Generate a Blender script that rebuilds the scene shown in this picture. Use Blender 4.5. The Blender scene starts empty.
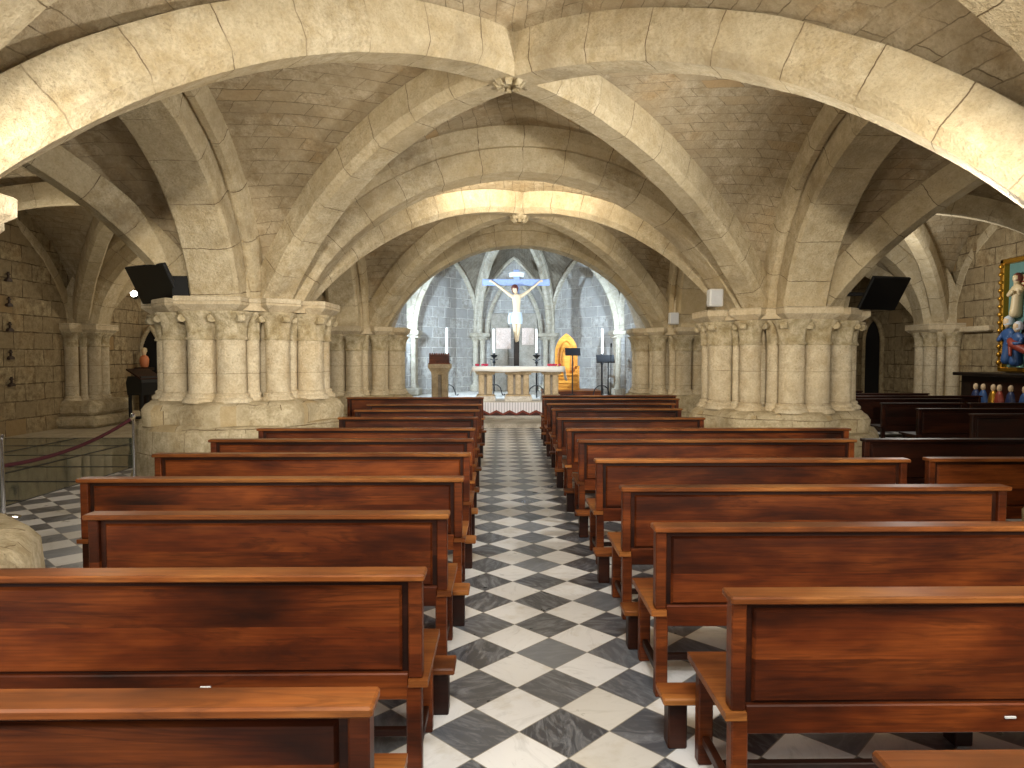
import bpy, bmesh, math, random
from mathutils import Vector, Matrix, noise
random.seed(7)
PI = math.pi
C = bpy.context.scene.collection
sc = bpy.context.scene

# ------------------------------------------------------------------ camera
CAM = Vector((0, 0, 1.65)); F = 680.0
YAW = math.radians(-0.758); PIT = math.radians(-2.44)
cd = bpy.data.cameras.new('camera'); cam = bpy.data.objects.new('camera', cd); C.objects.link(cam)
cam.location = CAM; cam.rotation_euler = (PI/2 + PIT, 0, YAW)
cd.sensor_width = 36; cd.lens = 36*F/1024; cd.clip_start = .05; cd.clip_end = 200
sc.camera = cam
R3 = cam.rotation_euler.to_matrix()
def U(px, py, y):
    d = R3 @ Vector(((px-512)/F, (384-py)/F, -1)); return CAM + d*(y/d.y)

# ------------------------------------------------------------------ materials
def lin(h):
    h = h.lstrip('#'); v = [int(h[i:i+2], 16)/255 for i in (0, 2, 4)]
    return tuple([c/12.92 if c <= .04045 else ((c+.055)/1.055)**2.4 for c in v] + [1])
class NT:
    def __init__(s, name):
        s.m = bpy.data.materials.new(name); s.m.use_nodes = True; s.t = s.m.node_tree
        s.b = s.t.nodes['Principled BSDF']
    def n(s, typ, **kw):
        x = s.t.nodes.new(typ)
        for k, v in kw.items():
            if k.startswith('i_'):
                kk = k[2:]
                x.inputs[int(kk) if kk.isdigit() else kk.replace('_', ' ')].default_value = v
            else: setattr(x, k, v)
        return x
    def l(s, a, b): s.t.links.new(a, b)
    def ramp(s, fac, stops):
        r = s.n('ShaderNodeValToRGB'); e = r.color_ramp.elements
        while len(e) < len(stops): e.new(.5)
        for k, (p, c) in enumerate(stops): e[k].position = p; e[k].color = c if len(c) == 4 else tuple(c)+(1,)
        s.l(fac, r.inputs[0]); return r.outputs[0]
    def mix(s, fac, a, b, bt='MIX'):
        m = s.n('ShaderNodeMix', data_type='RGBA', blend_type=bt)
        for sock, v in ((m.inputs[0], fac), (m.inputs[6], a), (m.inputs[7], b)):
            if hasattr(v, 'is_linked') or hasattr(v, 'links'): s.l(v, sock)
            else: sock.default_value = v
        return m.outputs[2]
    def math(s, op, a, b=0.0, c=None):
        m = s.n('ShaderNodeMath', operation=op)
        for k, v in enumerate((a, b) if c is None else (a, b, c)):
            if hasattr(v, 'links'): s.l(v, m.inputs[k])
            else: m.inputs[k].default_value = v
        return m.outputs[0]
    def bump(s, h, st, dist=.02, nrm=None):
        b = s.n('ShaderNodeBump'); b.inputs['Strength'].default_value = st; b.inputs['Distance'].default_value = dist
        s.l(h, b.inputs['Height'])
        if nrm is not None: s.l(nrm, b.inputs['Normal'])
        return b.outputs[0]
    def noise(s, vec, scale, detail=6, rough=.6, dist=0):
        n = s.n('ShaderNodeTexNoise'); n.inputs['Scale'].default_value = scale
        n.inputs['Detail'].default_value = detail; n.inputs['Roughness'].default_value = rough
        n.inputs['Distortion'].default_value = dist
        if vec is not None: s.l(vec, n.inputs['Vector'])
        return n.outputs
def simple(name, col, rough=.5, metal=0, emit=None, es=1, coat=0, nz=0, nscale=8):
    k = NT(name); b = k.b
    c = lin(col) if isinstance(col, str) else col
    b.inputs['Base Color'].default_value = c; b.inputs['Roughness'].default_value = rough; b.inputs['Metallic'].default_value = metal
    b.inputs['Coat Weight'].default_value = coat
    if nz:
        tc = k.n('ShaderNodeTexCoord'); n = k.noise(tc.outputs['Object'], nscale)
        k.l(k.mix(n[0], tuple(x*(1-nz) for x in c[:3])+(1,), tuple(min(1, x*(1+nz)) for x in c[:3])+(1,)), b.inputs['Base Color'])
        k.l(k.bump(n[0], .25, .01), b.inputs['Normal'])
    if emit:
        b.inputs['Emission Color'].default_value = lin(emit); b.inputs['Emission Strength'].default_value = es
    return k.m
def stone(name, light, dark, ochre, bw=0, bh=.25, mortar=.008, mcol='#6b5a42', jag=.03, off=.5, bumps=.5, blockvar=.5, och=.35, mbump=.8, grime=.5):
    """weathered sandstone; bw>0 adds block joints laid out in the UV (metres)"""
    k = NT(name); b = k.b
    tc = k.n('ShaderNodeTexCoord'); geo = k.n('ShaderNodeNewGeometry'); P = geo.outputs['Position']
    n1 = k.noise(P, 1.3, 8, .65)[0]; n2 = k.noise(P, 7, 8, .7)[0]; n3 = k.noise(P, 38, 5, .7)[0]
    c = k.mix(k.ramp(n2, [(.36, (0, 0, 0)), (.62, (1, 1, 1))]), lin(dark), lin(light))
    c = k.mix(k.math('MULTIPLY', k.ramp(n1, [(.48, (0, 0, 0)), (.68, (1, 1, 1))]), och), c, lin(ochre))
    g0 = k.noise(P, .75, 7, .62, 1.0)[0]
    c = k.mix(k.ramp(g0, [(.5, (0, 0, 0)), (.68, (grime,)*3)]), c, lin('#6a5b47'))
    pits = k.ramp(k.noise(P, 19, 4, .75)[0], [(.30, (.45,)*3), (.40, (0, 0, 0))])
    c = k.mix(pits, c, lin('#76654c'))
    c = k.mix(k.math('MULTIPLY', k.ramp(n3, [(.4, (1, 1, 1)), (.58, (0, 0, 0))]), .28), c, lin('#7d6c52'))
    h = k.math('ADD', k.math('MULTIPLY', n3, .5), k.math('MULTIPLY', n2, .8))
    if bw:
        uv = tc.outputs['UV']
        nz = k.noise(P, 2.2, 3, .6)[1]; nz2 = k.noise(P, 11, 3, .6)[1]
        va = k.n('ShaderNodeVectorMath', operation='MULTIPLY_ADD'); va.inputs[1].default_value = (jag*2.2, jag*1.4, 0)
        k.l(nz, va.inputs[0]); k.l(uv, va.inputs[2])
        vb = k.n('ShaderNodeVectorMath', operation='MULTIPLY_ADD'); vb.inputs[1].default_value = (jag*.7, jag*.7, 0)
        k.l(nz2, vb.inputs[0]); k.l(va.outputs[0], vb.inputs[2])
        br = k.n('ShaderNodeTexBrick', offset=off, squash=1.0)
        k.l(vb.outputs[0], br.inputs['Vector'])
        br.inputs['Color1'].default_value = (0, 0, 0, 1); br.inputs['Color2'].default_value = (1, 1, 1, 1)
        br.inputs['Mortar'].default_value = (.5, .5, .5, 1)
        br.inputs['Scale'].default_value = 1; br.inputs['Mortar Size'].default_value = mortar
        br.inputs['Mortar Smooth'].default_value = .25; br.inputs['Bias'].default_value = 0
        br.inputs['Brick Width'].default_value = bw; br.inputs['Row Height'].default_value = bh
        rnd = br.outputs['Color']
        c = k.mix(k.math('MULTIPLY', k.ramp(rnd, [(0, (0, 0, 0)), (1, (1, 1, 1))]), blockvar), c, k.mix(.75, lin(light), lin(dark)))
        c = k.mix(k.ramp(rnd, [(.9, (0, 0, 0)), (.97, (och,)*3)]), c, lin(ochre))
        gap = k.math('MULTIPLY', br.outputs['Fac'], k.ramp(k.noise(P, 3.1, 3)[0], [(.36, (.12,)*3), (.58, (1, 1, 1))]))
        c = k.mix(gap, c, lin(mcol))
        h = k.math('SUBTRACT', h, k.math('MULTIPLY', gap, mbump))
        h = k.math('ADD', h, k.math('MULTIPLY', k.ramp(rnd, [(0, (0, 0, 0)), (1, (1, 1, 1))]), .3))
    k.l(c, b.inputs['Base Color']); b.inputs['Roughness'].default_value = .88
    b.inputs['Specular IOR Level'].default_value = .25
    k.l(k.bump(h, min(1, bumps*1.3), .04), b.inputs['Normal'])
    return k.m
M = {}
M['rib'] = stone('rib_stone', '#dccfb0', '#bba985', '#b99b63', bw=.6, bh=3, mortar=.005, mcol='#76644a', jag=.03, off=0, bumps=.75, blockvar=.55, grime=.45)
M['web'] = stone('vault_stone', '#d3c5a8', '#a69474', '#bb9762', bw=.46, bh=.19, mortar=.005, mcol='#85765c', jag=.045, bumps=.9, blockvar=.75, och=.5, mbump=.6, grime=.4)
M['wall'] = stone('wall_ashlar', '#c9b892', '#7a684c', '#b08a54', bw=.60, bh=.36, mortar=.012, mcol='#5f4f3a', jag=.03, bumps=1.0, blockvar=.9, grime=.4)
M['pillar'] = stone('pillar_stone', '#e0d4b8', '#c2b294', '#bd9d63', bw=60, bh=.47, mortar=.004, mcol='#85735a', jag=.006, bumps=.45, blockvar=.3, och=.35, mbump=.5, grime=.25)
M['plinth'] = stone('plinth_stone', '#dccfb0', '#ab9b7a', '#b59761', bw=.72, bh=.36, mortar=.006, mcol='#7d6a4c', jag=.025, bumps=.8, blockvar=.5, och=.35, grime=.35)
M['carved'] = stone('carved_stone', '#dccfb0', '#a89872', '#b4945c', bumps=.9)
M['apse'] = stone('apse_ashlar', '#c9c6c0', '#8b8884', '#a39b8c', bw=.55, bh=.32, mortar=.010, mcol='#d8d4cc', jag=.03, bumps=.8, blockvar=1, och=.3, grime=.4)
M['apse_rib'] = stone('apse_rib_stone', '#cbc4b4', '#a39b8a', '#a89a7c', bw=.5, bh=3, mortar=.006, mcol='#726b5e', jag=.01, off=0, bumps=.3)
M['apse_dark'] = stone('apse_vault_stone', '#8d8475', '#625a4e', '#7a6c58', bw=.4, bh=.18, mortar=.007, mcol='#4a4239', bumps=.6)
M['niche'] = stone('niche_stone', '#a8a297', '#8b857b', '#a08f7d', bumps=.2)
M['pale'] = stone('pale_glint', '#e2cfc4', '#d6beb0', '#e0d0c8', bumps=.1)  # bright reflections on the apse wall, put into a pale colour
M['altar'] = stone('altar_stone', '#d0bea0', '#b3a081', '#b9a27c', bumps=.2)
M['white_marble'] = stone('white_marble', '#e4e1da', '#cbc7be', '#d8d2c4', bumps=.1)

def wood(name, dark, mid, light, rough=.42, coat=.06):
    k = NT(name); b = k.b
    tc = k.n('ShaderNodeTexCoord'); oi = k.n('ShaderNodeObjectInfo')
    sp = k.n('ShaderNodeSeparateXYZ'); k.l(tc.outputs['Object'], sp.inputs[0])
    brd = k.math('GREATER_THAN', sp.outputs[2], k.math('ADD', .56, k.math('MULTIPLY', oi.outputs['Random'], .12)))   # two boards
    seed = k.math('ADD', k.math('MULTIPLY', oi.outputs['Random'], 31.0), k.math('MULTIPLY', brd, 7.7))
    cx = k.n('ShaderNodeCombineXYZ')
    for i_, m_ in enumerate((1.3, .7, 1.0)): k.l(k.math('MULTIPLY', seed, m_), cx.inputs[i_])
    av = k.n('ShaderNodeVectorMath', operation='ADD'); k.l(tc.outputs['Object'], av.inputs[0]); k.l(cx.outputs[0], av.inputs[1])
    mp = k.n('ShaderNodeMapping'); mp.inputs['Scale'].default_value = (.8, 8, 7); k.l(av.outputs[0], mp.inputs[0])
    n1 = k.noise(mp.outputs[0], 1.0, 6, .6, 1.6)[0]
    rings = k.math('PINGPONG', k.math('MULTIPLY', n1, 9.0), 1.0)
    mp2 = k.n('ShaderNodeMapping'); mp2.inputs['Scale'].default_value = (3, 120, 95); k.l(av.outputs[0], mp2.inputs[0])
    n2 = k.noise(mp2.outputs[0], 1.0, 4, .65)[0]
    mp3 = k.n('ShaderNodeMapping'); mp3.inputs['Scale'].default_value = (1.2, 3, 4); k.l(av.outputs[0], mp3.inputs[0])
    n4 = k.noise(mp3.outputs[0], 1.0, 4, .55)[0]
    c = k.ramp(n4, [(.30, lin(dark)), (.47, lin(mid)), (.72, lin(light))])
    c = k.mix(k.math('MULTIPLY', k.ramp(rings, [(.55, (0, 0, 0)), (1, (1, 1, 1))]), .42), c, lin(dark))
    c = k.mix(k.math('MULTIPLY', k.ramp(n2, [(.40, (0, 0, 0)), (.7, (1, 1, 1))]), .5), c, lin(dark))
    v = k.math('ADD', .78, k.math('MULTIPLY', k.math('FRACT', k.math('MULTIPLY', seed, 3.17)), .42))
    hs = k.n('ShaderNodeHueSaturation'); k.l(c, hs.inputs['Color']); k.l(v, hs.inputs['Value'])
    k.l(hs.outputs[0], b.inputs['Base Color'])
    b.inputs['Roughness'].default_value = rough; b.inputs['Coat Weight'].default_value = coat; b.inputs['Coat Roughness'].default_value = .3
    b.inputs['Specular IOR Level'].default_value = .25
    k.l(k.bump(n2, .10, .004), b.inputs['Normal'])
    return k.m
M['wood'] = wood('mahogany', '#200b04', '#55240b', '#8a471c')
M['wood_top'] = wood('mahogany_rail', '#45220d', '#7f471f', '#ac733a')
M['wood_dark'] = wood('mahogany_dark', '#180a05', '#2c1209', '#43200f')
M['oak'] = wood('golden_oak', '#a8661e', '#cf8a34', '#e2a44a')
M['old_wood'] = wood('black_wood', '#15100c', '#231a14', '#33271d')
M['black'] = simple('black_iron', '#17171a', .45, .3)
M['black_gloss'] = simple('black_glass', '#050506', .3)
M['black_plastic'] = simple('black_plastic', '#050506', .6)
M['white_plastic'] = simple('white_plastic', '#d5d5d2', .45)
M['grille'] = simple('grey_grille', '#bfc1c3', .6)
M['chrome'] = simple('chrome', '#d8d8da', .12, 1)
M['rope'] = simple('burgundy_rope', '#420d17', .8, nz=.3, nscale=60)
M['wax'] = simple('white_wax', '#f2efe6', .4)
M['cloth'] = simple('white_linen', '#f3f4f2', .8, nz=.05, nscale=20)
M['skin'] = simple('painted_skin', '#dcc09a', .5, nz=.1)
M['loin'] = simple('painted_white_cloth', '#c3cdd6', .6)
M['hair'] = simple('dark_hair', '#6b3328', .6)
M['cross_blue'] = simple('blue_painted_wood', '#8f9fc6', .5, nz=.3, nscale=14)
M['cross_white'] = simple('white_painted_tablet', '#d7deea', .5)
M['flower'] = simple('red_petals', '#c02c4c', .6)
M['gold'] = simple('gilt', '#b98a32', .35, .8, nz=.35, nscale=40)
M['teal'] = simple('teal_panel', '#5d8580', .6, nz=.15)
M['blue'] = simple('painted_blue', '#35588c', .45, nz=.2); M['cream'] = simple('painted_cream', '#d6c39a', .45, nz=.15)
M['red'] = simple('painted_red', '#8e3a2a', .45, nz=.2); M['navy'] = simple('painted_navy', '#27345a', .45, nz=.2)
M['orange'] = simple('painted_orange', '#cf7e52', .5, nz=.15)
M['void'] = simple('dark_recess', '#0d0b09', .95)
M['lamp'] = simple('lamp_lens', '#ffffff', .3, emit='#fff6e6', es=14)
M['pit'] = stone('pit_stone', '#57503f', '#302b22', '#4a4030', bumps=1)
M['pavement'] = stone('pale_flagstone', '#c6bba2', '#a79c86', '#b5a88c', bw=.8, bh=.6, mortar=.01, mcol='#6a604e', bumps=.2)
M['dark_cross'] = simple('dark_bronze', '#43342a', .6, .2)

def floor_mat():
    k = NT('checker_marble'); b = k.b
    geo = k.n('ShaderNodeNewGeometry'); P = geo.outputs['Position']
    sx = k.n('ShaderNodeSeparateXYZ'); k.l(P, sx.inputs[0])
    s = .28; u0, v0 = 2.2486, 2.1496; r = .70710678
    u = k.math('ADD', k.math('MULTIPLY', k.math('ADD', sx.outputs[0], sx.outputs[1]), r/s), .5 - u0/s + 200)
    v = k.math('ADD', k.math('MULTIPLY', k.math('SUBTRACT', sx.outputs[1], sx.outputs[0]), r/s), .5 - v0/s + 200)
    fu = k.math('FLOOR', u); fv = k.math('FLOOR', v)
    par = k.math('MODULO', k.math('ADD', fu, fv), 2.0)
    ru = k.math('SUBTRACT', u, fu); rv = k.math('SUBTRACT', v, fv)
    eu = k.math('MINIMUM', ru, k.math('SUBTRACT', 1.0, ru)); ev = k.math('MINIMUM', rv, k.math('SUBTRACT', 1.0, rv))
    edge = k.math('LESS_THAN', k.math('MINIMUM', eu, ev), .008)
    cell = k.n('ShaderNodeCombineXYZ'); k.l(fu, cell.inputs[0]); k.l(fv, cell.inputs[1])
    wn = k.n('ShaderNodeTexWhiteNoise', noise_dimensions='3D'); k.l(cell.outputs[0], wn.inputs[0])
    va = k.n('ShaderNodeVectorMath', operation='MULTIPLY_ADD'); va.inputs[1].default_value = (30, 30, 30)
    k.l(wn.outputs['Color'], va.inputs[0]); k.l(P, va.inputs[2])
    rot = k.n('ShaderNodeVectorRotate', rotation_type='Z_AXIS'); k.l(va.outputs[0], rot.inputs['Vector'])
    k.l(k.math('MULTIPLY', wn.outputs['Value'], 6.28), rot.inputs['Angle'])
    mp = k.n('ShaderNodeMapping'); mp.inputs['Scale'].default_value = (5, 16, 5); k.l(rot.outputs[0], mp.inputs[0])
    vn = k.noise(mp.outputs[0], 1.0, 9, .68, 1.2)[0]
    cl = k.noise(va.outputs[0], 5, 5, .6)[0]
    white = k.mix(k.ramp(vn, [(.52, (0, 0, 0)), (.78, (.55,)*3)]), lin('#e0e1e2'), lin('#a9aaaa'))
    white = k.mix(k.ramp(cl, [(.55, (0, 0, 0)), (.8, (.6,)*3)]), white, lin('#b3a88f'))
    blk = k.mix(k.ramp(vn, [(.46, (0, 0, 0)), (.70, (.85,)*3)]), lin('#383b43'), lin('#8d9197'))
    blk = k.mix(k.math('MULTIPLY', k.math('POWER', wn.outputs['Value'], 2.0), .75), blk, lin('#7c8188'))
    white = k.mix(k.math('MULTIPLY', k.math('POWER', wn.outputs['Value'], 3.0), .5), white, lin('#b9b3a4'))
    c = k.mix(par, white, blk)
    c = k.mix(edge, c, lin('#8f8a7e'))
    k.l(c, b.inputs['Base Color'])
    k.l(k.math('ADD', .2, k.math('MULTIPLY', cl, .22)), b.inputs['Roughness'])
    b.inputs['Specular IOR Level'].default_value = .5
    tl = k.math('SUBTRACT', k.math('MULTIPLY', k.noise(P, 3, 3)[0], .3), edge)
    k.l(k.bump(tl, .15, .01), b.inputs['Normal'])
    return k.m
M['floor'] = floor_mat()
def lace_mat():
    k = NT('lace_pattern'); b = k.b
    geo = k.n('ShaderNodeNewGeometry'); sx = k.n('ShaderNodeSeparateXYZ'); k.l(geo.outputs['Position'], sx.inputs[0])
    x, z = sx.outputs[0], sx.outputs[2]
    tri = k.math('PINGPONG', x, .17)                         # 0..0.17 saw of scallops
    edge = k.math('ADD', .155, k.math('MULTIPLY', tri, .5))
    low = k.math('LESS_THAN', z, edge)
    low2 = k.math('LESS_THAN', z, k.math('SUBTRACT', edge, .055))
    st = k.math('GREATER_THAN', k.math('PINGPONG', x, .035), .022)
    up = k.mix(k.math('MULTIPLY', st, .6), lin('#dcdbe0'), lin('#8f8c98'))
    c = k.mix(low, up, lin('#6d3327')); c = k.mix(low2, c, lin('#3b1f1b'))
    k.l(c, b.inputs['Base Color']); b.inputs['Roughness'].default_value = .85
    return k.m
M['lace'] = lace_mat()
def glass_floor_mat():
    k = NT('walkable_glass'); b = k.b
    b.inputs['Base Color'].default_value = lin('#b9c4b4'); b.inputs['Roughness'].default_value = .06
    b.inputs['Transmission Weight'].default_value = .75; b.inputs['IOR'].default_value = 1.6
    return k.m
M['glass'] = glass_floor_mat()

# ------------------------------------------------------------------ mesh helpers
def link(name, verts, faces, mat, parent=None, uvs=None, smooth=False, autosmooth=None):
    me = bpy.data.meshes.new(name); me.from_pydata([tuple(v) for v in verts], [], faces); me.update()
    if uvs is not None:
        ul = me.uv_layers.new(name='UVMap')
        for p in me.polygons:
            for li in p.loop_indices:
                ul.data[li].uv = uvs[me.loops[li].vertex_index] if not isinstance(uvs, dict) else uvs[(p.index, me.loops[li].vertex_index)]
    o = bpy.data.objects.new(name, me); C.objects.link(o)
    if mat is not None: me.materials.append(M[mat] if isinstance(mat, str) else mat)
    if smooth:
        for p in me.polygons: p.use_smooth = True
    if autosmooth:
        for p in me.polygons: p.use_smooth = True
        me.set_sharp_from_angle(angle=math.radians(autosmooth))
    if parent is not None: o.parent = parent
    return o
class MB:
    """collects shapes that form one mesh"""
    def __init__(s): s.v = []; s.f = []
    def add(s, v, f):
        b = len(s.v); s.v += [Vector(x) for x in v]; s.f += [tuple(i+b for i in q) for q in f]; return s
    def box(s, x0, x1, y0, y1, z0, z1, bev=0):
        if bev <= 0:
            v = [(x, y, z) for x in (x0, x1) for y in (y0, y1) for z in (z0, z1)]
            f = [(0, 1, 3, 2), (4, 6, 7, 5), (0, 4, 5, 1), (2, 3, 7, 6), (0, 2, 6, 4), (1, 5, 7, 3)]
            return s.add(v, f)
        bm = bmesh.new(); bmesh.ops.create_cube(bm, size=1)
        for w in bm.verts: w.co = Vector(((x0+x1)/2 + w.co.x*(x1-x0), (y0+y1)/2 + w.co.y*(y1-y0), (z0+z1)/2 + w.co.z*(z1-z0)))
        bmesh.ops.bevel(bm, geom=bm.edges[:], offset=bev, segments=1, affect='EDGES')
        bm.verts.index_update(); s.add([w.co.copy() for w in bm.verts], [tuple(w.index for w in q.verts) for q in bm.faces]); bm.free(); return s
    def lathe(s, prof, cx=0, cy=0, cz=0, n=20, fn=None):
        b = []; 
        for r, z in prof:
            for i in range(n):
                a = 2*PI*i/n; rr = r*(fn(a, z) if fn else 1); b.append((cx+rr*math.cos(a), cy+rr*math.sin(a), cz+z))
        f = []; m = len(prof)
        for j in range(m-1):
            for i in range(n): f.append((j*n+i, j*n+(i+1) % n, (j+1)*n+(i+1) % n, (j+1)*n+i))
        f.append(tuple(range(n-1, -1, -1))); f.append(tuple((m-1)*n+i for i in range(n)))
        return s.add(b, f)
    def tube(s, pts, r, n=8, r_end=None):
        pts = [Vector(p) for p in pts]; v = []; f = []; m = len(pts)
        up = Vector((0, 0, 1)); prev = None
        for j, p in enumerate(pts):
            t = (pts[min(j+1, m-1)]-pts[max(j-1, 0)]).normalized()
            if prev is None:
                a = up if abs(t.z) < .9 else Vector((1, 0, 0)); x = t.cross(a).normalized()
            else: x = (prev - t*prev.dot(t)).normalized()
            prev = x; y = t.cross(x); rr = r if r_end is None else r+(r_end-r)*j/(m-1)
            for i in range(n):
                a = 2*PI*i/n; v.append(p + x*rr*math.cos(a) + y*rr*math.sin(a))
        for j in range(m-1):
            for i in range(n): f.append((j*n+i, j*n+(i+1) % n, (j+1)*n+(i+1) % n, (j+1)*n+i))
        f.append(tuple(range(n-1, -1, -1))); f.append(tuple((m-1)*n+i for i in range(n)))
        return s.add(v, f)
    def prism(s, poly, z0, z1, bev_top=0):
        n = len(poly); v = [(x, y, z0) for x, y in poly]+[(x, y, z1) for x, y in poly]
        f = [tuple(range(n-1, -1, -1)), tuple(range(n, 2*n))]+[(i, (i+1) % n, n+(i+1) % n, n+i) for i in range(n)]
        return s.add(v, f)
    def loft(s, rings):
        """closed rings with the same number of points"""
        n = len(rings[0]); v = [p for r in rings for p in r]; f = []
        for j in range(len(rings)-1):
            for i in range(n): f.append((j*n+i, j*n+(i+1) % n, (j+1)*n+(i+1) % n, (j+1)*n+i))
        f.append(tuple(range(n-1, -1, -1))); f.append(tuple((len(rings)-1)*n+i for i in range(n)))
        return s.add(v, f)
    def xf(s, mat):
        s.v = [mat @ v for v in s.v]; return s
    def wobble(s, amp, scale=1.5):
        for v in s.v: v += Vector(noise.noise_vector(v*scale))*amp
        return s
    def build(s, name, mat, parent=None, smooth=None, boxuv=False, off=None):
        uvs = None
        V = s.v if off is None else [v-Vector(off) for v in s.v]
        if boxuv:
            uvs = {}
            for fi, q in enumerate(s.f):
                a, b_, c = s.v[q[0]], s.v[q[1]], s.v[q[2]]
                n = (b_-a).cross(c-a)
                if n.length == 0: n = Vector((0, 0, 1))
                ax = max(range(3), key=lambda k: abs(n[k]))
                if ax == 2: fn = lambda w: (w.x, w.y)
                else:
                    n.z = 0
                    h = Vector((-n.y, n.x, 0)); h = h.normalized() if h.length > 1e-9 else Vector((1, 0, 0))
                    fn = lambda w, h=h: (w.dot(h)+13.1, w.z)
                for i in q: uvs[(fi, i)] = fn(s.v[i])
        return link(name, V, s.f, mat, parent, uvs, autosmooth=smooth)
def struct(o): o['kind'] = 'structure'; return o
def tag(o, label, cat, group=None):
    o['label'] = label; o['category'] = cat
    if group: o['group'] = group
    return o
def thing(name, label, cat, loc=(0, 0, 0), rz=0, group=None):
    o = bpy.data.objects.new(name, None); C.objects.link(o); o.location = loc; o.rotation_euler = (0, 0, rz)
    o.empty_display_size = .2
    return tag(o, label, cat, group)

# ------------------------------------------------------------------ vaults
class Arc:
    """circular arc in a vertical plane from P to Q (xy) at height zs, intrados crown zc; half=True: only P -> crown at Q"""
    def __init__(s, P, Q, zs, zc, half=False, zs2=None):
        s.P = Vector((P[0], P[1], 0)); s.Q = Vector((Q[0], Q[1], 0)); d = s.Q-s.P; s.L = d.length; s.u = d.normalized()
        s.b = Vector((s.u.y, -s.u.x, 0)); s.half = half
        a = s.L if half else s.L/2; h = zc-zs; s.a = a
        s.R = (a*a+h*h)/(2*h); s.zc = zc; s.cz = zc-s.R; s.th = math.asin(min(1, a/s.R))
        if h > a: s.th = PI-s.th
    def pt(s, t, n=0, b=0):
        """t in 0..1 over the arc (half: 0 spring, 1 crown)"""
        th = s.th*(1-t) if s.half else s.th*(1-2*t)
        r = s.R+n; x = s.a - r*math.sin(th)
        return s.P + s.u*x + s.b*b + Vector((0, 0, s.cz + r*math.cos(th)))
    def length(s): return s.R*s.th*(1 if s.half else 2)
PROF_RIB = [(-.22, .41), (-.22, .10), (-.15, 0), (.15, 0), (.22, .10), (.22, .41)]
PROF_ARCH = [(-.52, .74), (-.52, .44), (-.44, .33), (-.36, .33), (-.36, .11), (-.27, 0), (.27, 0), (.36, .11), (.36, .33), (.44, .33), (.52, .44), (.52, .74)]
PROF_LONG = [(-.50, .74), (-.50, .40), (-.46, .31), (-.38, .31), (-.36, .36), (-.33, .36), (-.33, .05), (-.29, 0), (.29, 0), (.33, .05), (.33, .36), (.36, .36), (.38, .31), (.46, .31), (.50, .40), (.50, .74)]
PROF_SMALL = [(-.13, .30), (-.13, .10), (-.06, 0), (.06, 0), (.13, .10), (.13, .30)]
trim_n = [0]
def sweep_arc(arc, prof, mat, N=28, t0=-.03, t1=None, name=None):
    if t1 is None: t1 = 1.0 if arc.half else 1.03
    pv = [0]
    for i in range(1, len(prof)): pv.append(pv[-1]+math.hypot(prof[i][0]-prof[i-1][0], prof[i][1]-prof[i-1][1]))
    v = []; uv = []; n = len(prof); u0 = random.random()*5
    for j in range(N+1):
        t = t0+(t1-t0)*j/N; 
        for i, (b, nn) in enumerate(prof):
            p = arc.pt(t, nn, b); p += Vector(noise.noise_vector(p*2.3))*.012
            v.append(p); uv.append((u0+t*arc.length(), .3+pv[i]))
    f = []
    for j in range(N):
        for i in range(n-1): f.append((j*n+i, (j+1)*n+i, (j+1)*n+i+1, j*n+i+1))
        f.append((j*n+n-1, (j+1)*n+n-1, (j+1)*n, j*n))
    f.append(tuple(range(n))); f.append(tuple(N*n+i for i in range(n-1, -1, -1)))
    trim_n[0] += 1
    return struct(link(name or 'trim_%d' % trim_n[0], v, f, mat, uvs=uv, autosmooth=32))
ceil_n = [0]
def web(diag, arch, first, mat, side, nt=22, ns=12, noff=.34, aoff=.60, blat=.46, crown=None):
    """half cell between a diagonal half rib and half an arch; first: starts at arch.P (else from arch.Q)"""
    v = []; uv = []; 
    for j in range(nt+1):
        t = j/nt
        A = diag.pt(t, noff); Bp = arch.pt(t*.5 if first else 1-t*.5, aoff, side*blat)
        for i in range(ns+1):
            w = i/ns; p = A.lerp(Bp, w)
            p.z += .10*math.sin(PI*w)*t          # slight doming
            p += Vector(noise.noise_vector(p*1.7))*.012
            v.append(p); uv.append((w*(A-Bp).length+(0 if first else 7.3), t*diag.length()))
    f = []
    for j in range(nt):
        for i in range(ns):
            a = j*(ns+1)+i; f.append((a, a+1, a+ns+2, a+ns+1))
    ceil_n[0] += 1
    return struct(link('ceiling' if ceil_n[0] == 1 else 'ceiling_%d' % ceil_n[0], v, f, mat, uvs=uv, smooth=True))

ZS = 2.38; ZB = 4.39
G = {   # pillar / respond centres  (column, row)
 ('WL', 'Z'): (-10.2, -4.0), ('L', 'Z'): (-4.05, -3.6), ('R', 'Z'): (4.4, -3.4), ('WR', 'Z'): (10.6, -3.4),
 ('WL', 'A'): (-10.2, 3.0), ('L', 'A'): (-4.0, 3.2), ('R', 'A'): (4.55, 3.7), ('WR', 'A'): (10.6, 3.7),
 ('WL', 'B'): (-10.2, 9.6), ('L', 'B'): (-3.8, 10.1), ('R', 'B'): (4.5, 11.1), ('WR', 'B'): (10.6, 10.6),
 ('WL', 'C'): (-10.1, 16.3), ('L', 'C'): (-3.6, 16.6), ('R', 'C'): (4.45, 17.0), ('WR', 'C'): (10.5, 16.0),
 ('WL', 'D'): (-10.1, 20.6), ('L', 'D'): (-4.2, 21.6), ('R', 'D'): (5.0, 21.8), ('WR', 'D'): (10.5, 21.6),
}
def off(a, b, r):
    A, B_ = Vector(a), Vector(b); return A+(B_-A).normalized()*r
ARCH = {}
def mk_arch(k1, k2, prof, zc, r1=.95, r2=.95, mat='rib', build=True):
    a = Arc(off(G[k1], G[k2], r1), off(G[k2], G[k1], r2), ZS, zc)
    if build: sweep_arc(a, prof, mat)
    ARCH[(k1, k2)] = a; return a
WR_ = .62
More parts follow.
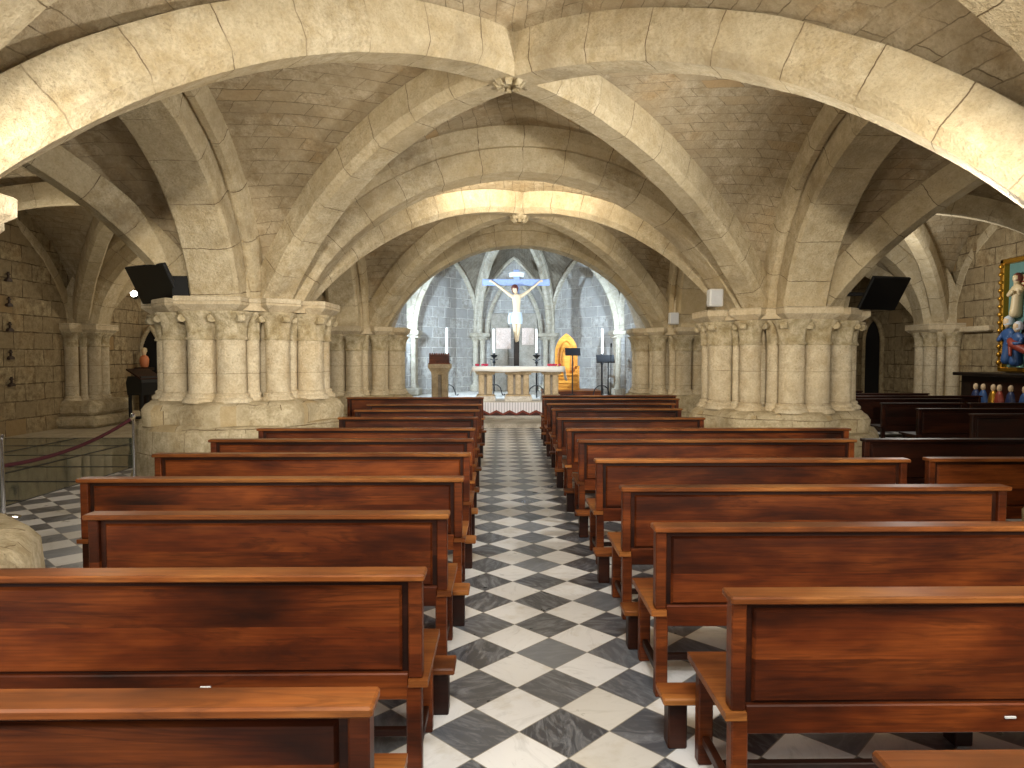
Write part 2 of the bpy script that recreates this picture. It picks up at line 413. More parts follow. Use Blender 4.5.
for row, zc, bd in (('Z', 4.36, False), ('A', 4.36, True), ('B', 4.40, True), ('C', 4.3, True)):
    mk_arch(('L', row), ('R', row), PROF_ARCH, zc, .85, .85, build=bd)
for row, bd in (('Z', False), ('A', True), ('B', True), ('C', True), ('D', False)):
    mk_arch(('WL', row), ('L', row), PROF_ARCH, 4.45, WR_, 1.0, build=bd)
    mk_arch(('R', row), ('WR', row), PROF_ARCH, 4.45, 1.0, WR_, build=bd)
for c in ('L', 'R'):
    for r1, r2 in (('Z', 'A'), ('A', 'B'), ('B', 'C'), ('C', 'D')):
        mk_arch((c, r1), (c, r2), PROF_LONG, 4.4 if r1 != 'C' else 4.1, 1.02, 1.02, build=r1 != 'Z')
for c in ('WL', 'WR'):
    for r1, r2 in (('Z', 'A'), ('A', 'B'), ('B', 'C'), ('C', 'D')):
        mk_arch((c, r1), (c, r2), PROF_SMALL, 4.45 if r1 != 'C' else 4.2, .55, .55, build=r1 != 'Z')
BOSS = []
def bay(cL, cR, rN, rF, boss, ribs=True, mat='web', ribmat='rib', zb=ZB, rs=.92, parts='NEFW', prof=PROF_RIB):
    ks = [(cL, rN), (cR, rN), (cR, rF), (cL, rF)]
    D = []
    for k in ks:
        rad = (1.12 if k == ('R', 'A') else 1.05 if k == ('L', 'A') else rs) if k[0] in 'LR' else .55
        a = Arc(off(G[k], boss, rad), boss, ZS, zb, half=True)
        D.append(a)
        if ribs: sweep_arc(a, prof, ribmat)
    N, E, Fr, W = ARCH[(ks[0], ks[1])], ARCH[(ks[1], ks[2])], ARCH[(ks[3], ks[2])], ARCH[(ks[0], ks[3])]
    # arch.b points to the right of P->Q: for W..E arches that is -y, for N..F arches +x
    wl = .40
    sE = .44 if E is not ARCH.get((('WR', rN), ('WR', rF))) else .05
    sW = .44 if W is not ARCH.get((('WL', rN), ('WL', rF))) else .05
    if 'N' in parts:
        web(D[0], N, True, mat, -1, blat=wl); web(D[1], N, False, mat, -1, blat=wl)
    if 'F' in parts:
        web(D[3], Fr, True, mat, 1, blat=wl); web(D[2], Fr, False, mat, 1, blat=wl)
    if 'E' in parts:
        web(D[1], E, True, mat, -1, blat=sE); web(D[2], E, False, mat, -1, blat=sE)
    if 'W' in parts:
        web(D[0], W, True, mat, 1, blat=sW); web(D[3], W, False, mat, 1, blat=sW)
    return D
bay('L', 'R', 'Z', 'A', (.1, -.2), ribs=False)
bay('L', 'R', 'A', 'B', (.10, 7.0))
bay('L', 'R', 'B', 'C', (.33, 13.6), zb=4.40)
for r1, r2, by in (('Z', 'A', 0), ('A', 'B', 6.4), ('B', 'C', 12.9), ('C', 'D', 18.5)):
    bay('WL', 'L', r1, r2, (-7.0, by), ribs=r1 != 'Z', prof=[(b*.8, n*.9) for b, n in PROF_RIB])
    bay('R', 'WR', r1, r2, (7.5, by+.5), ribs=r1 != 'Z', prof=[(b*.8, n*.9) for b, n in PROF_RIB])

def keystone(x, y, z, r, label):
    t = thing('keystone', label, 'keystone', (x, y, z))
    MB().lathe([(r*.6, .22), (r*.95, .16), (r*1.0, .10), (r*.92, .04)][::-1], n=28).build('rim', 'carved', t, 40)
    m = MB(); m.lathe([(r*.15, -.045), (r*.55, -.04), (r*.8, -.01), (r*.93, .05)], n=48, fn=lambda a, z_: 1+.10*math.cos(8*a))
    for v in m.v: v += Vector(noise.noise_vector(v*22))*.012
    m.build('rosette', 'carved', t, 50)
    for i in range(8):
        a = 2*PI*i/8; q = MB()
        q.loft([[Vector((r*s*math.cos(a+da), r*s*math.sin(a+da), zz)) for s, zz in ((.35, -.07), (.6, -.085), (.88, -.03), (.6, 0))] for da in (-.24, 0, .24)])
        q.build('leaf', 'carved', t, 60)
keystone(.06, 6.98, 4.42, .20, 'carved round keystone boss where the nearest crossing ribs meet')
keystone(.33, 13.6, 4.35, .20, 'small carved keystone boss of the farther vault, above the crucifix')

# ------------------------------------------------------------------ pillars
def leafy(a, z):  # capital outline with upright leaves
    return 1+.06*math.cos(6*a)
def capital_mb(x, y, r, z0, h, rim):
    m = MB(); prof = [(r*1.12, 0), (r*1.16, .02), (r*1.06, .045), (r*1.04, h*.25), (r*1.10, h*.5), (r*1.22, h*.72), (rim, h*.93), (rim*.98, h)]
    N = 30; rings = []
    for k, (rr, z) in enumerate(prof):
        ring = []
        for i in range(N):
            a = 2*PI*i/N; q = rr
            if 3 <= k <= 5: q = rr*(1+.07*math.cos(6*a))
            if k == 6: q = rr*(1+.07*math.cos(4*a+PI)); 
            ring.append(Vector((x+q*math.cos(a), y+q*math.sin(a), z0+z)))
        rings.append(ring)
    m.loft(rings)
    return m
def volutes(x, y, r, z0, h, rim):
    m = []
    for i in range(4):
        a = PI/4+PI/2*i; cx, cy = x+math.cos(a)*rim*.92, y+math.sin(a)*rim*.92
        q = MB(); tx, ty = -math.sin(a), math.cos(a); R_ = .055*rim/.3
        q.loft([[Vector((cx+tx*s+math.cos(a)*R_*math.cos(b), cy+ty*s+math.sin(a)*R_*math.cos(b), z0+h*.76+R_*math.sin(b))) for b in [2*PI*j/10 for j in range(10)]] for s in (-.05, .05)])
        m.append(q)
    return m
def base_mb(x, y, r, z0):
    return MB().lathe([(r*1.42, 0), (r*1.42, .035), (r*1.32, .055), (r*1.18, .07), (r*1.16, .085), (r*1.2, .10), (r*1.12, .12), (r*1.0, .13)], x, y, z0, 20)
def pillar(name_label, cx, cy, ztop, zbase, plinth_r, detail=True, sc_=1.0, rot=0, bs=1.0):
    t = thing('clustered_pillar', name_label, 'pillar', (cx, cy, 0))
    rnd = random.Random(cx*31+cy)
    def ngon(r, n=8, a0=PI/8, ex=1): return [(r*math.cos(a0+2*PI*i/n), r*math.sin(a0+2*PI*i/n)) for i in range(n)]
    # ground bench and the lobed upper plinth
    zb1 = zbase-.30
    m = MB(); pr = plinth_r
    rings = [[Vector((q*math.cos(PI/16+2*PI*i/16)*(1+.03*math.cos(4*2*PI*i/16)), q*math.sin(PI/16+2*PI*i/16)*(1+.03*math.cos(4*2*PI*i/16)), z)) for i in range(16)] for q, z in ((pr+.06, 0), (pr+.02, .12), (pr, zb1-.08), (pr-.06, zb1-.01), (pr-.10, zb1))]
    m.loft(rings); m.wobble(.03); m.build('plinth', 'plinth', t, 35, True)
    n = 48; 
    def lob(a): return bs*(1.32+.085*math.cos(8*a))
    rings = [[Vector(((lob(2*PI*i/n)+dr)*math.cos(2*PI*i/n), (lob(2*PI*i/n)+dr)*math.sin(2*PI*i/n), z)) for i in range(n)] for dr, z in ((.02, zb1-.03), (.03, zb1+.18), (-.02, zbase-.05), (-.12, zbase))]
    m = MB(); m.loft(rings); m.wobble(.025, 2.5); m.build('base_course', 'plinth', t, 40, True)
    # core drum
    MB().prism(ngon(.76, 16, 0), zbase-.05, ztop-.1).build('core', 'pillar', t, None, True)
    zc0 = ztop-.20-.36   # underside of capitals
    shafts = []
    for k in range(4):
        a = k*PI/2+rot; d = Vector((math.cos(a), math.sin(a))); p = Vector((-d.y, d.x))
        for s in (-1, 1): shafts.append((d*1.0+p*.19*s, .185, 'shaft'))
        a2 = a+PI/4; d2 = Vector((math.cos(a2), math.sin(a2)))
        shafts.append((d2*.99, .155, 'shaft'))
        for s in (-1, 1):
            a3 = a+s*.46; shafts.append((Vector((math.cos(a3), math.sin(a3)))*.86, .095, 'slender_shaft'))
    for p, r, nm in shafts:
        MB().lathe([(r*1.0, zbase+.10), (r*1.0, zc0+.02)], p.x, p.y, 0, 20).build(nm, 'pillar', t, 40, True)
        base_mb(p.x, p.y, r, zbase-.01).build('shaft_base', 'pillar', t, 50)
        rim = r*1.45+.03
        cp = capital_mb(p.x, p.y, r, zc0, .37, rim).build('capital', 'carved', t, 45)
        if detail and r > .12:
            for q in volutes(p.x, p.y, r, zc0, .37, rim): q.build('volute', 'carved', cp, 40)
    # abacus: stepped cross shaped slab
    def aba(dr):
        pts = []
        for k in range(4):
            a = k*PI/2+rot; d = Vector((math.cos(a), math.sin(a))); p = Vector((-d.y, d.x))
            a2 = a+PI/4; d2 = Vector((math.cos(a2), math.sin(a2))); p2 = Vector((-d2.y, d2.x))
            w, R_, R2, w2 = .43+dr, 1.29*sc_+dr, 1.20*sc_+dr, .25+dr
            inner = .93+dr
            an = a+PI/2; dn = Vector((math.cos(an), math.sin(an))); pn = Vector((-dn.y, dn.x))
            pts += [d*R_-p*w, d*R_+p*w, d*inner+p*w, d2*1.0*sc_-p2*w2, d2*R2-p2*w2, d2*R2+p2*w2, d2*1.0*sc_+p2*w2, dn*inner-pn*w]
        return pts
    rings = [[Vector((q.x, q.y, z)) for q in aba(dr)] for dr, z in ((-.13, ztop-.205), (-.10, ztop-.19), (-.015, ztop-.115), (0, ztop-.10), (0, ztop-.01), (-.012, ztop))]
    m = MB(); m.loft(rings); m.wobble(.012, 3); m.build('abacus', 'pillar', t, 30, True)
    MB().prism(ngon(1.08, 16, 0), ztop-.17, ztop-.02).build('abacus_bed', 'pillar', t, None, True)
    # solid springing block above the capitals
    m = MB(); m.loft([[Vector((q*math.cos(PI/8+2*PI*i/8), q*math.sin(PI/8+2*PI*i/8), z)) for i in range(8)] for q, z in ((.80, ztop-.02), (.84, 3.0), (.7, 3.3))])
    m.build('springer', 'rib', t, None, True)
    return t
pillar('clustered stone pillar nearest on the left, only its capital corner and plinth foot showing', -4.0, 3.2, 2.47, .96, 1.52, True, 1.13, 0, .88)
pillar('clustered stone pillar beyond the right edge of the nearest right pews', 4.55, 3.7, 2.38, .7, 1.28, True, 1.0, 0, .92)
pillar('big clustered stone pillar on the left, with rope barrier post beside it', -3.8, 10.1, 2.41, 1.03, 1.47)
pillar('big clustered stone pillar on the right, behind the right pews', 4.5, 11.1, 2.36, .80, 1.55)
pillar('farther clustered stone pillar left of the altar, by the apse', -3.6, 16.6, 2.30, .72, 1.45, False)
pillar('farther clustered stone pillar right of the altar, by the apse', 4.45, 17.0, 2.30, .72, 1.45, False)
def respond(cx, cy, side, label):
    t = thing('engaged_column', label, 'engaged column', (cx, cy, 0))
    s = side   # +1 faces +x
    MB().box(min(-.3*s, .32*s), max(-.3*s, .32*s), -.55, .55, .5, 2.1).build('core', 'wall', t, None, True)
    m = MB(); m.box(min(-.3*s, .98*s), max(-.3*s, .98*s), -.98, .98, 0, .26, .06); m.wobble(.03); m.build('plinth', 'plinth', t, 30, True)
    m = MB(); m.box(min(-.3*s, .86*s), max(-.3*s, .86*s), -.86, .86, .22, .60, .1); m.wobble(.02); m.build('base_course', 'plinth', t, 30, True)
    for (x, y, r) in ((.48, -.17, .15), (.48, .17, .15), (.2, -.56, .14), (.2, .56, .14), (.38, -.40, .075), (.38, .40, .075)):
        x *= s
        MB().lathe([(r, .6), (r, 1.86)], x, y, 0, 18).build('shaft', 'pillar', t, 40, True)
        base_mb(x, y, r, .58).build('shaft_base', 'pillar', t, 50)
        capital_mb(x, y, r, 1.84, .34, r*1.4+.02).build('capital', 'carved', t, 45)
    rings = []
    for dr, z in ((-.08, 2.16), (0, 2.24), (0, 2.37)):
        rings.append([Vector((x*s, y, z)) for x, y in ((-.3, -.82-dr), (.34, -.82-dr), (.42, -.52-dr), (.72+dr, -.46-dr), (.72+dr, .46+dr), (.42, .52+dr), (.34, .82+dr), (-.3, .82+dr))])
    MB().loft(rings).build('abacus', 'pillar', t, None, True)
respond(-10.1, 16.3, 1, 'half-round engaged column cluster against the left aisle wall')
respond(10.5, 16.0, -1, 'half-round engaged column cluster against the right aisle wall')
respond(-10.2, 9.6, 1, 'engaged column cluster on the left aisle wall, outside the left edge of the picture')
respond(10.6, 10.6, -1, 'engaged column cluster on the right aisle wall, outside the right edge of the picture')

# ------------------------------------------------------------------ shell
def wall_quad(name, a, b, z0, z1, mat, th=.4, flip=1, hole=None):
    A, B_ = Vector((a[0], a[1], 0)), Vector((b[0], b[1], 0)); u = (B_-A).normalized(); n = Vector((-u.y, u.x, 0))*flip*th
    L = (B_-A).length; v = []; f = []; uv = []
    nx = max(2, int(L/.35)); nz = max(2, int((z1-z0)/.35))
    for j in range(nz+1):
        for i in range(nx+1):
            p = A+u*(L*i/nx)+Vector((0, 0, z0+(z1-z0)*j/nz)); w = p.copy(); w += (n.normalized())*noise.noise(p*1.9)*.018
            v.append(w); uv.append((L*i/nx, p.z))
    for j in range(nz):
        for i in range(nx):
            q = j*(nx+1)+i; f.append((q, q+1, q+nx+2, q+nx+1))
    b0 = len(v)
    for p in (A+n, B_+n):
        for z in (z0, z1): v.append(p+Vector((0, 0, z))); uv.append((0, z))
    f.append((b0, b0+1, b0+3, b0+2))
    return struct(link(name, v, f, mat, uvs=uv))
wall_quad('wall_left', (-10.0, -4.5), (-10.0, 19.0), -.02, 5.6, 'wall', flip=1)
wall_quad('wall_right', (10.4, 20.6), (10.4, -4.5), -.02, 5.6, 'wall', flip=1)
wall_quad('wall_back_left', (-10.4, 19.0), (-3.3, 19.0), -.02, 5.6, 'wall', flip=1)
wall_quad('wall_back_right', (4.0, 20.6), (10.8, 20.6), -.02, 5.6, 'wall', flip=1)
# floors
def rect(name, x0, x1, y0, y1, z, mat, th=.06):
    return struct(MB().box(x0, x1, y0, y1, z-th, z).build(name, mat, None, None, True))
rect('floor', -5.42, 10.8, -4.5, 26, 0, 'floor')
rect('floor_aisle_near', -10.4, -5.42, -4.5, 4.2, 0, 'floor')
rect('floor_aisle_far', -10.4, -5.42, 13.6, 21, 0, 'pavement')
rect('floor_pit', -10.4, -5.42, 4.0, 13.8, -1.1, 'pit')
for nm, x0, x1, y0, y1 in (('wall_pit_near', -10.4, -5.42, 4.0, 4.2), ('wall_pit_far', -10.4, -5.42, 13.6, 13.8), ('wall_pit_side', -5.5, -5.42, 4.2, 13.6)):
    struct(MB().box(x0, x1, y0, y1, -1.1, -.061).build(nm, 'pit', None, None, True))
# walk-on glass over the excavation: panes in steel frames
gy = [4.2+i*1.175 for i in range(9)]; gx = [-10.0, -8.45, -6.95, -5.42]
for i in range(8):
    for j in range(3):
        p = thing('glass_floor_panel', 'walk-on glass floor panel over the dark excavation in the left aisle', 'glass panel', (gx[j], gy[i], 0), group='glass floor panels of the left aisle')
        w, d = gx[j+1]-gx[j], gy[i+1]-gy[i]
        MB().box(.025, w-.025, .025, d-.025, -.05, 0).build('pane', 'glass', p)
        m = MB()
        v = []
        for (a, b_) in ((0, .025),):
            for z in (-.06, .004):
                v += [(0, 0, z), (w, 0, z), (w, d, z), (0, d, z), (.025, .025, z), (w-.025, .025, z), (w-.025, d-.025, z), (.025, d-.025, z)]
        f = []
        for k in range(4):
            k2 = (k+1) % 4
            f += [(k, k2, 4+k2, 4+k), (8+k, 8+4+k, 8+4+k2, 8+k2), (k, 8+k, 8+k2, k2), (4+k, 4+k2, 12+k2, 12+k)]
        m.add(v, f).build('frame', 'black', p)
# presbytery steps and platform
rect('floor_step_1', -2.15, 2.95, 15.4, 17.5, .09, 'white_marble', .09)
rect('floor_presbytery', -3.6, 4.6, 17.5, 24, .44, 'white_marble', .44)
st = MB().box(-2.0, 2.8, 17.43, 17.5, .10, .43, .004)
tag(st.build('step_hanging', 'lace'), 'white lace hanging with scalloped dark red border on the step below the altar', 'textile')

# ------------------------------------------------------------------ apse
AV = [(-3.05, 17.6), (-2.85, 20.5), (-.88, 23.0), (1.62, 23.0), (3.62, 20.5), (3.75, 17.8)]
for i in range(5):
    a, b = AV[i], AV[i+1]
    wall_quad('wall_apse_%s' % ('left', 'left_slant', 'back', 'right_slant', 'right')[i], a, b, 0, 6.4, 'apse', flip=1)
ab = (.37, 20.2); ZAP = 5.25; ZSA = 2.38
PROF_AP = [(-.15, .34), (-.15, .16), (-.10, .13), (-.09, .07), (-.05, 0), (.05, 0), (.09, .07), (.10, .13), (.15, .16), (.15, .34)]
DA = []
for i, p in enumerate(AV):
    inn = off(p, ab, .28)
    a = Arc(inn, ab, ZSA, ZAP, half=True); DA.append(a); sweep_arc(a, PROF_AP, 'apse_rib', N=22)
def pointed(p, q, zs, rise, inset, prof, mat, out=.05, half_w=None):
    """pointed wall arch: two arcs meeting over the middle of the side"""
    P, Q = Vector((p[0], p[1])), Vector((q[0], q[1])); u = (Q-P).normalized(); n = Vector((u.y, -u.x))
    mid = (P+Q)/2; P2 = P+u*inset; Q2 = Q-u*inset
    v = []; uv = []; f = []; pr = prof; np_ = len(pr); N = 16
    a = (Q2-P2).length/2; h = rise; R_ = (a*a+h*h)/(2*a); th = math.asin(min(1, h/R_)) if h <= R_ else PI-math.asin(h/R_)
    pts = []
    for k in range(N+1):
        t = th*k/N; pts.append((R_-R_*math.cos(t), R_*math.sin(t), (-math.cos(t), math.sin(t))))
    path = pts+[(2*a-x, z, (-nx, nz)) for x, z, (nx, nz) in pts[::-1]]
    for k, (x, z, (nx, nz)) in enumerate(path):
        if k in (N, N+1): nx, nz = 0, 1.0
        for (b, nn) in pr:
            xy = P2+u*(x+nx*nn)+n*(out+b); v.append((xy.x, xy.y, zs+z+nz*nn)); uv.append((k*.15, nn))
    m = len(path)
    for j in range(m-1):
        for i in range(np_): f.append((j*np_+i, j*np_+(i+1) % np_, (j+1)*np_+(i+1) % np_, (j+1)*np_+i))
    trim_n[0] += 1
    return struct(link('trim_%d' % trim_n[0], v, f, mat, uvs=uv, autosmooth=40))
SQ = [(-.1, 0), (.06, 0), (.10, .05), (.06, .12), (-.1, .14)]
for i in range(5):
    mt = 'apse_rib'
    pointed(AV[i], AV[i+1], ZSA, 2.45 if i in (1, 2, 3) else 2.3, .06, SQ, mt)
pointed(AV[2], AV[3], ZSA, 1.85, .42, SQ, 'apse_rib')
# apse webs: each ruled from a rib to half of the pointed wall arch
RISE = (2.3, 2.45, 2.45, 2.45, 2.3)
def form_pt(i, t, right):
    a, b = Vector(AV[i]), Vector(AV[i+1]); u = (b-a).normalized(); A = (b-a).length/2; h = RISE[i]+.1
    R_ = (A*A+h*h)/(2*A); th = (math.asin(min(1, h/R_)) if h <= R_ and A <= R_ else PI-math.asin(min(1, h/R_)))*t
    if R_ < A: R_ = A
    x = R_-R_*math.cos(th); z = R_*math.sin(th)
    q = (b-u*x) if right else (a+u*x)
    return Vector((q.x, q.y, ZSA+z))
for i in range(5):
    for right in (False, True):
        v = []; uv = []; f = []; nt, ns = 18, 8; D_ = DA[i+1] if right else DA[i]
        for j in range(nt+1):
            t = j/nt; A = D_.pt(t, .28); B_ = form_pt(i, t, right)
            for k in range(ns+1):
                w = k/ns; p = A.lerp(B_, w); p.z += .08*math.sin(PI*w)*t
                v.append(p); uv.append((w*(A-B_).length, t*D_.length()))
        for j in range(nt):
            for k in range(ns):
                q = j*(ns+1)+k; f.append((q, q+1, q+ns+2, q+ns+1))
        ceil_n[0] += 1
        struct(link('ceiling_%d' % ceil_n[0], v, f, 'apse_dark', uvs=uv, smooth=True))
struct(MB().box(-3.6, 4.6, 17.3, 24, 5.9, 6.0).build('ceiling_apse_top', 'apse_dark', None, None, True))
lbl = {1: 'left', 4: 'right', 2: 'centre-left', 3: 'centre-right'}
def colonnettes(p, label):
    d = (Vector(ab)-Vector(p)).normalized(); t = thing('engaged_column', label, 'colonnettes', (p[0], p[1], .44), math.atan2(d.y, d.x))
    MB().box(-.2, .36, -.32, .32, 0, .22, .03).build('plinth', 'apse_rib', t, 30, True)
    MB().box(-.2, .12, -.26, .26, .2, 1.9).build('core', 'apse', t, None, True)
    for y in (-.125, .125):
        MB().lathe([(.085, .3), (.085, 1.55)], .18, y, 0, 14).build('shaft', 'apse_rib', t, 40, True)
        base_mb(.18, y, .085, .21).build('shaft_base', 'apse_rib', t, 50)
        cp = capital_mb(.18, y, .085, 1.53, .28, .17).build('capital', 'apse_rib', t, 45)
        for q in volutes(.18, y, .085, 1.53, .28, .17): q.build('volute', 'apse_rib', cp, 40)
    MB().box(-.2, .38, -.34, .34, 1.81, 1.95, .03).build('abacus', 'apse_rib', t, 30, True)
colonnettes(AV[1], 'slender twin colonnettes at the left bend of the apse wall')
colonnettes(AV[2], 'slender twin colonnettes in the apse, just left of the crucifix')
colonnettes(AV[3], 'slender twin colonnettes in the apse, behind the wooden throne')
colonnettes(AV[4], 'slender twin colonnettes at the right bend of the apse wall, by the music stands')
# niche panels behind the crucifix
def panel(x0, x1, z0, z1, y, mat, name):
    return struct(MB().box(x0, x1, y, 23.05, z0, z1, .02).build(name, mat, None, None, True))
panel(-.42, .18, .44, 3.05, 22.9, 'niche', 'trim_niche_left'); panel(.55, 1.16, .44, 3.05, 22.9, 'niche', 'trim_niche_right')
def glint(px0, px1, py0, py1, label):  # pale slab painted to stand in for a bright reflection
    a, b = U(px0, py0, 22.86), U(px1, py1, 22.86)
    tag(MB().box(0, b.x-a.x, -.02, .02, 0, a.z-b.z, .008).build('painted_glint', 'pale'), label, 'glint').location = (a.x, 22.87, b.z)
glint(496, 511, 328, 349, 'painted reflection, a pale pinkish plaque on the apse wall left of the crucifix')
glint(522, 534, 328, 345, 'painted reflection, a pale plaque on the apse wall right of the crucifix')

# ------------------------------------------------------------------ pews
def chamf_leg(mb, x0, x1, y0, y1, z0, z1): mb.box(x0, x1, y0, y1, z0, z1, .006)
def pew(x0, x1, yb, label, group, dark=False, kneel=True, kl=0.0, rz=0, hz=.835, plate=False):
    """back's rear face at y=yb, seat towards +y"""
    x1 -= .03 if x1 < 0 else 0; x0 += .03 if 0 < x0 < 1 else 0; L = x1-x0
    t = thing('church_pew', label, 'pew', (x0, yb, 0), rz, group)
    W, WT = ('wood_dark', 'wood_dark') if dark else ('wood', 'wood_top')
    z = hz
    MB().box(-.012, L+.012, -.028, .08, z-.027, z, .006).build('top_rail', WT, t, 30)
    for s in (0, 1):
        xa, xb = (0, .0515) if s == 0 else (L-.052, L)
        MB().box(xa, xb, 0, .06, .43, z-.027, .005).build('end_stile', W, t, 30)
    m = MB()   # fielded panel in a dark groove
    a, b, c, d = .078, L-.078, .452, z-.055
    MB().box(.052, L-.052, .026, .04, .43, z-.027).build('panel_groove', 'wood_dark', t)
    m.loft([[Vector((xx, yy, zz)) for xx, zz in ((a+i_, c+i_), (b-i_, c+i_), (b-i_, d-i_), (a+i_, d-i_))] for i_, yy in ((0, .045), (0, .024), (.010, .012))])
    m.build('back_panel', W, t, 20)
    MB().box(.052, L-.052, .004, .05, .345, .448, .005).build('bottom_rail', W, t, 30)
    MB().prism([(-.022, -.012), (.0515, -.012), (.0515, .0515), (L-.0515, .0515), (L-.0515, -.012), (L+.022, -.012), (L+.022, .47), (-.022, .47)], .402, .43).build('seat', WT, t, 30)
    for xx in (.004, L-.062):
        for yy, zt_, nm in ((.002, .402, 'rear_leg'), (.385, .402, 'front_leg')):
            lg = MB(); lg.box(xx, xx+.058, yy, yy+.056, .0, zt_, .005); lg.build('leg', W, t, 30)
        MB().box(xx+.014, xx+.044, .058, .385, .085, .125, .004).build('stretcher', 'wood_dark', t, 30)
        MB().box(xx+.012, xx+.046, .052, .385, .345, .401, .004).build('seat_bearer', W, t, 30)
    MB().box(.064, L-.064, .395, .42, .34, .401, .004).build('seat_apron', W, t, 30)
    MB().box(.05, L-.05, .2, .235, .09, .12, .004).build('floor_rail', 'wood_dark', t, 30)
    if plate:
        xp = L*.62 if x0 < 0 else .97
        MB().box(xp-.02, xp+.02, -.001, .006, .396, .405, .002).build('label_plate', 'grille', t, 30)
    if kneel:
        k = MB().box(-.07, L+.07, -.47, -.32, .205, .235, .006).build('kneeler', WT, t, 30)
        for xx in (-.04, L/2-.04, L-.04):
            MB().box(xx, xx+.08, -.43, -.35, 0, .205, .006).build('kneeler_foot', 'wood_dark', k, 30)
    return t
ordn = ['nearest', 'second', 'third', 'fourth', 'fifth', 'sixth', 'seventh', 'eighth', 'ninth', 'tenth', 'farthest']
GL, GR, GA = 'mahogany pews left of the central aisle', 'mahogany pews right of the central aisle', 'dark pews in the right aisle'
Lp = [  # y of the back, left x, right x
 (1.57, -1.95, -.285), (2.52, -2.45, -.275), (3.48, -2.13, -.26), (4.50, -2.80, -.245), (5.62, -2.88, -.25),
 (6.58, -2.83, -.27), (7.56, -2.72, -.29), (8.9, -2.15, -.31), (10.1, -2.2, -.33), (11.25, -2.25, -.33), (13.1, -3.0, -.35)]
Lx = ['bare light-brown rail across the bottom left corner', 'wide two-board back', 'shorter bench with kneeler end showing', 'same length as the one in front',
      'left end by the rope post', 'before the left pillar', 'left end against the left pillar', 'short bench beside the left pillar', 'short bench beside the left pillar', 'short bench past the left pillar', 'last before the altar steps']
for i, (y, a, b) in enumerate(Lp):
    pew(a, b, y, '%s mahogany pew left of the central aisle, %s' % (ordn[i], Lx[i]), GL, plate=i == 1)
Rp = [(1.31, .757, 3.2), (2.27, .75, 3.15), (3.2, .70, 3.15), (4.16, .71, 3.14), (5.27, .70, 3.18), (6.5, .70, 3.40), (7.5, .68, 3.86), (8.8, .68, 2.62),
      (10.3, .72, 2.72), (11.4, .72, 2.9), (12.7, .74, 3.3), (13.7, .76, 3.5)]
ordr = ['nearest', 'second', 'third', 'fourth', 'fifth', 'sixth', 'seventh', 'eighth', 'ninth', 'tenth', 'eleventh', 'farthest']
Rx = ['only its top rail in view', 'big reddish back at the lower right', 'orange rail and kneeler end showing', 'dark back reaching the right edge', 'light orange top rail', 'right end by the shadowed side pew',
      'longest, ending before the pillar', 'short bench left of the right pillar', 'short bench beside the right pillar', 'behind the right pillar foot', 'behind the right pillar', 'last before the altar steps']
for i, (y, a, b) in enumerate(Rp):
    o = pew(a, b, y, '%s mahogany pew right of the central aisle, %s' % (ordr[i], Rx[i]), GR, plate=i == 1, hz=.835 if i else .82)
Ap = [(5.3, 3.37, 5.75, 'shadowed pew at the right edge beside the orange-railed pew'),
      (6.52, 3.51, 5.95, 'shadowed pew at the right edge in front of the right pillar'),
      (9.3, 6.5, 8.9, 'dark right-aisle pew nearest, cut by the right edge'),
      (10.25, 6.33, 8.7, 'dark right-aisle pew, second row, below the relief altar'),
      (11.45, 6.45, 7.85, 'dark right-aisle pew, third row, left bench of two'),
      (11.45, 7.95, 9.6, 'dark right-aisle pew, third row, right bench of two'),
      (12.6, 6.2, 8.6, 'dark right-aisle pew, fourth row'),
      (13.5, 7.0, 9.6, 'dark right-aisle pew, fifth row, before the engaged columns'),
      (14.4, 6.4, 9.1, 'dark right-aisle pew, sixth row, left of the engaged columns'),
      (15.4, 6.2, 8.2, 'dark right-aisle pew in the farthest row, by the dark doorway')]
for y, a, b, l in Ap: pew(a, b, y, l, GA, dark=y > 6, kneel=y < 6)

# ------------------------------------------------------------------ altar group
YA = 17.75
al = thing('altar', 'stone altar table on three fluted supports before the crucifix', 'altar', (.40, YA, .44))
def support(xc, nf, w):
    sp = MB().box(xc-w/2-.02, xc+w/2+.02, .0, .5, .13, .17, .008).build('support', 'altar', al, 30)
    MB().box(xc-w/2-.05, xc+w/2+.05, -.05, .55, 0, .13, .01).build('support_plinth', 'white_marble', sp, 30)
    MB().box(xc-w/2-.03, xc+w/2+.03, -.02, .52, .70, .75, .012).build('support_cap', 'altar', sp, 30)
    MB().box(xc-w/2+.03, xc+w/2-.03, .12, .46, .15, .70).build('support_core', 'niche', sp)
    ww = w/(nf)
    for i in range(nf):
        x = xc-w/2+ww*(i+.5)
        MB().box(x-ww*.36, x+ww*.36, .02, .14, .17, .70, .02).build('pilaster', 'altar', sp, 30)
support(-.86, 2, .42); support(.0, 3, .62); support(.87, 2, .42)
MB().box(-1.14, 1.14, -.08, .62, .75, .87, .015).build('altar_slab', 'altar', al, 30)
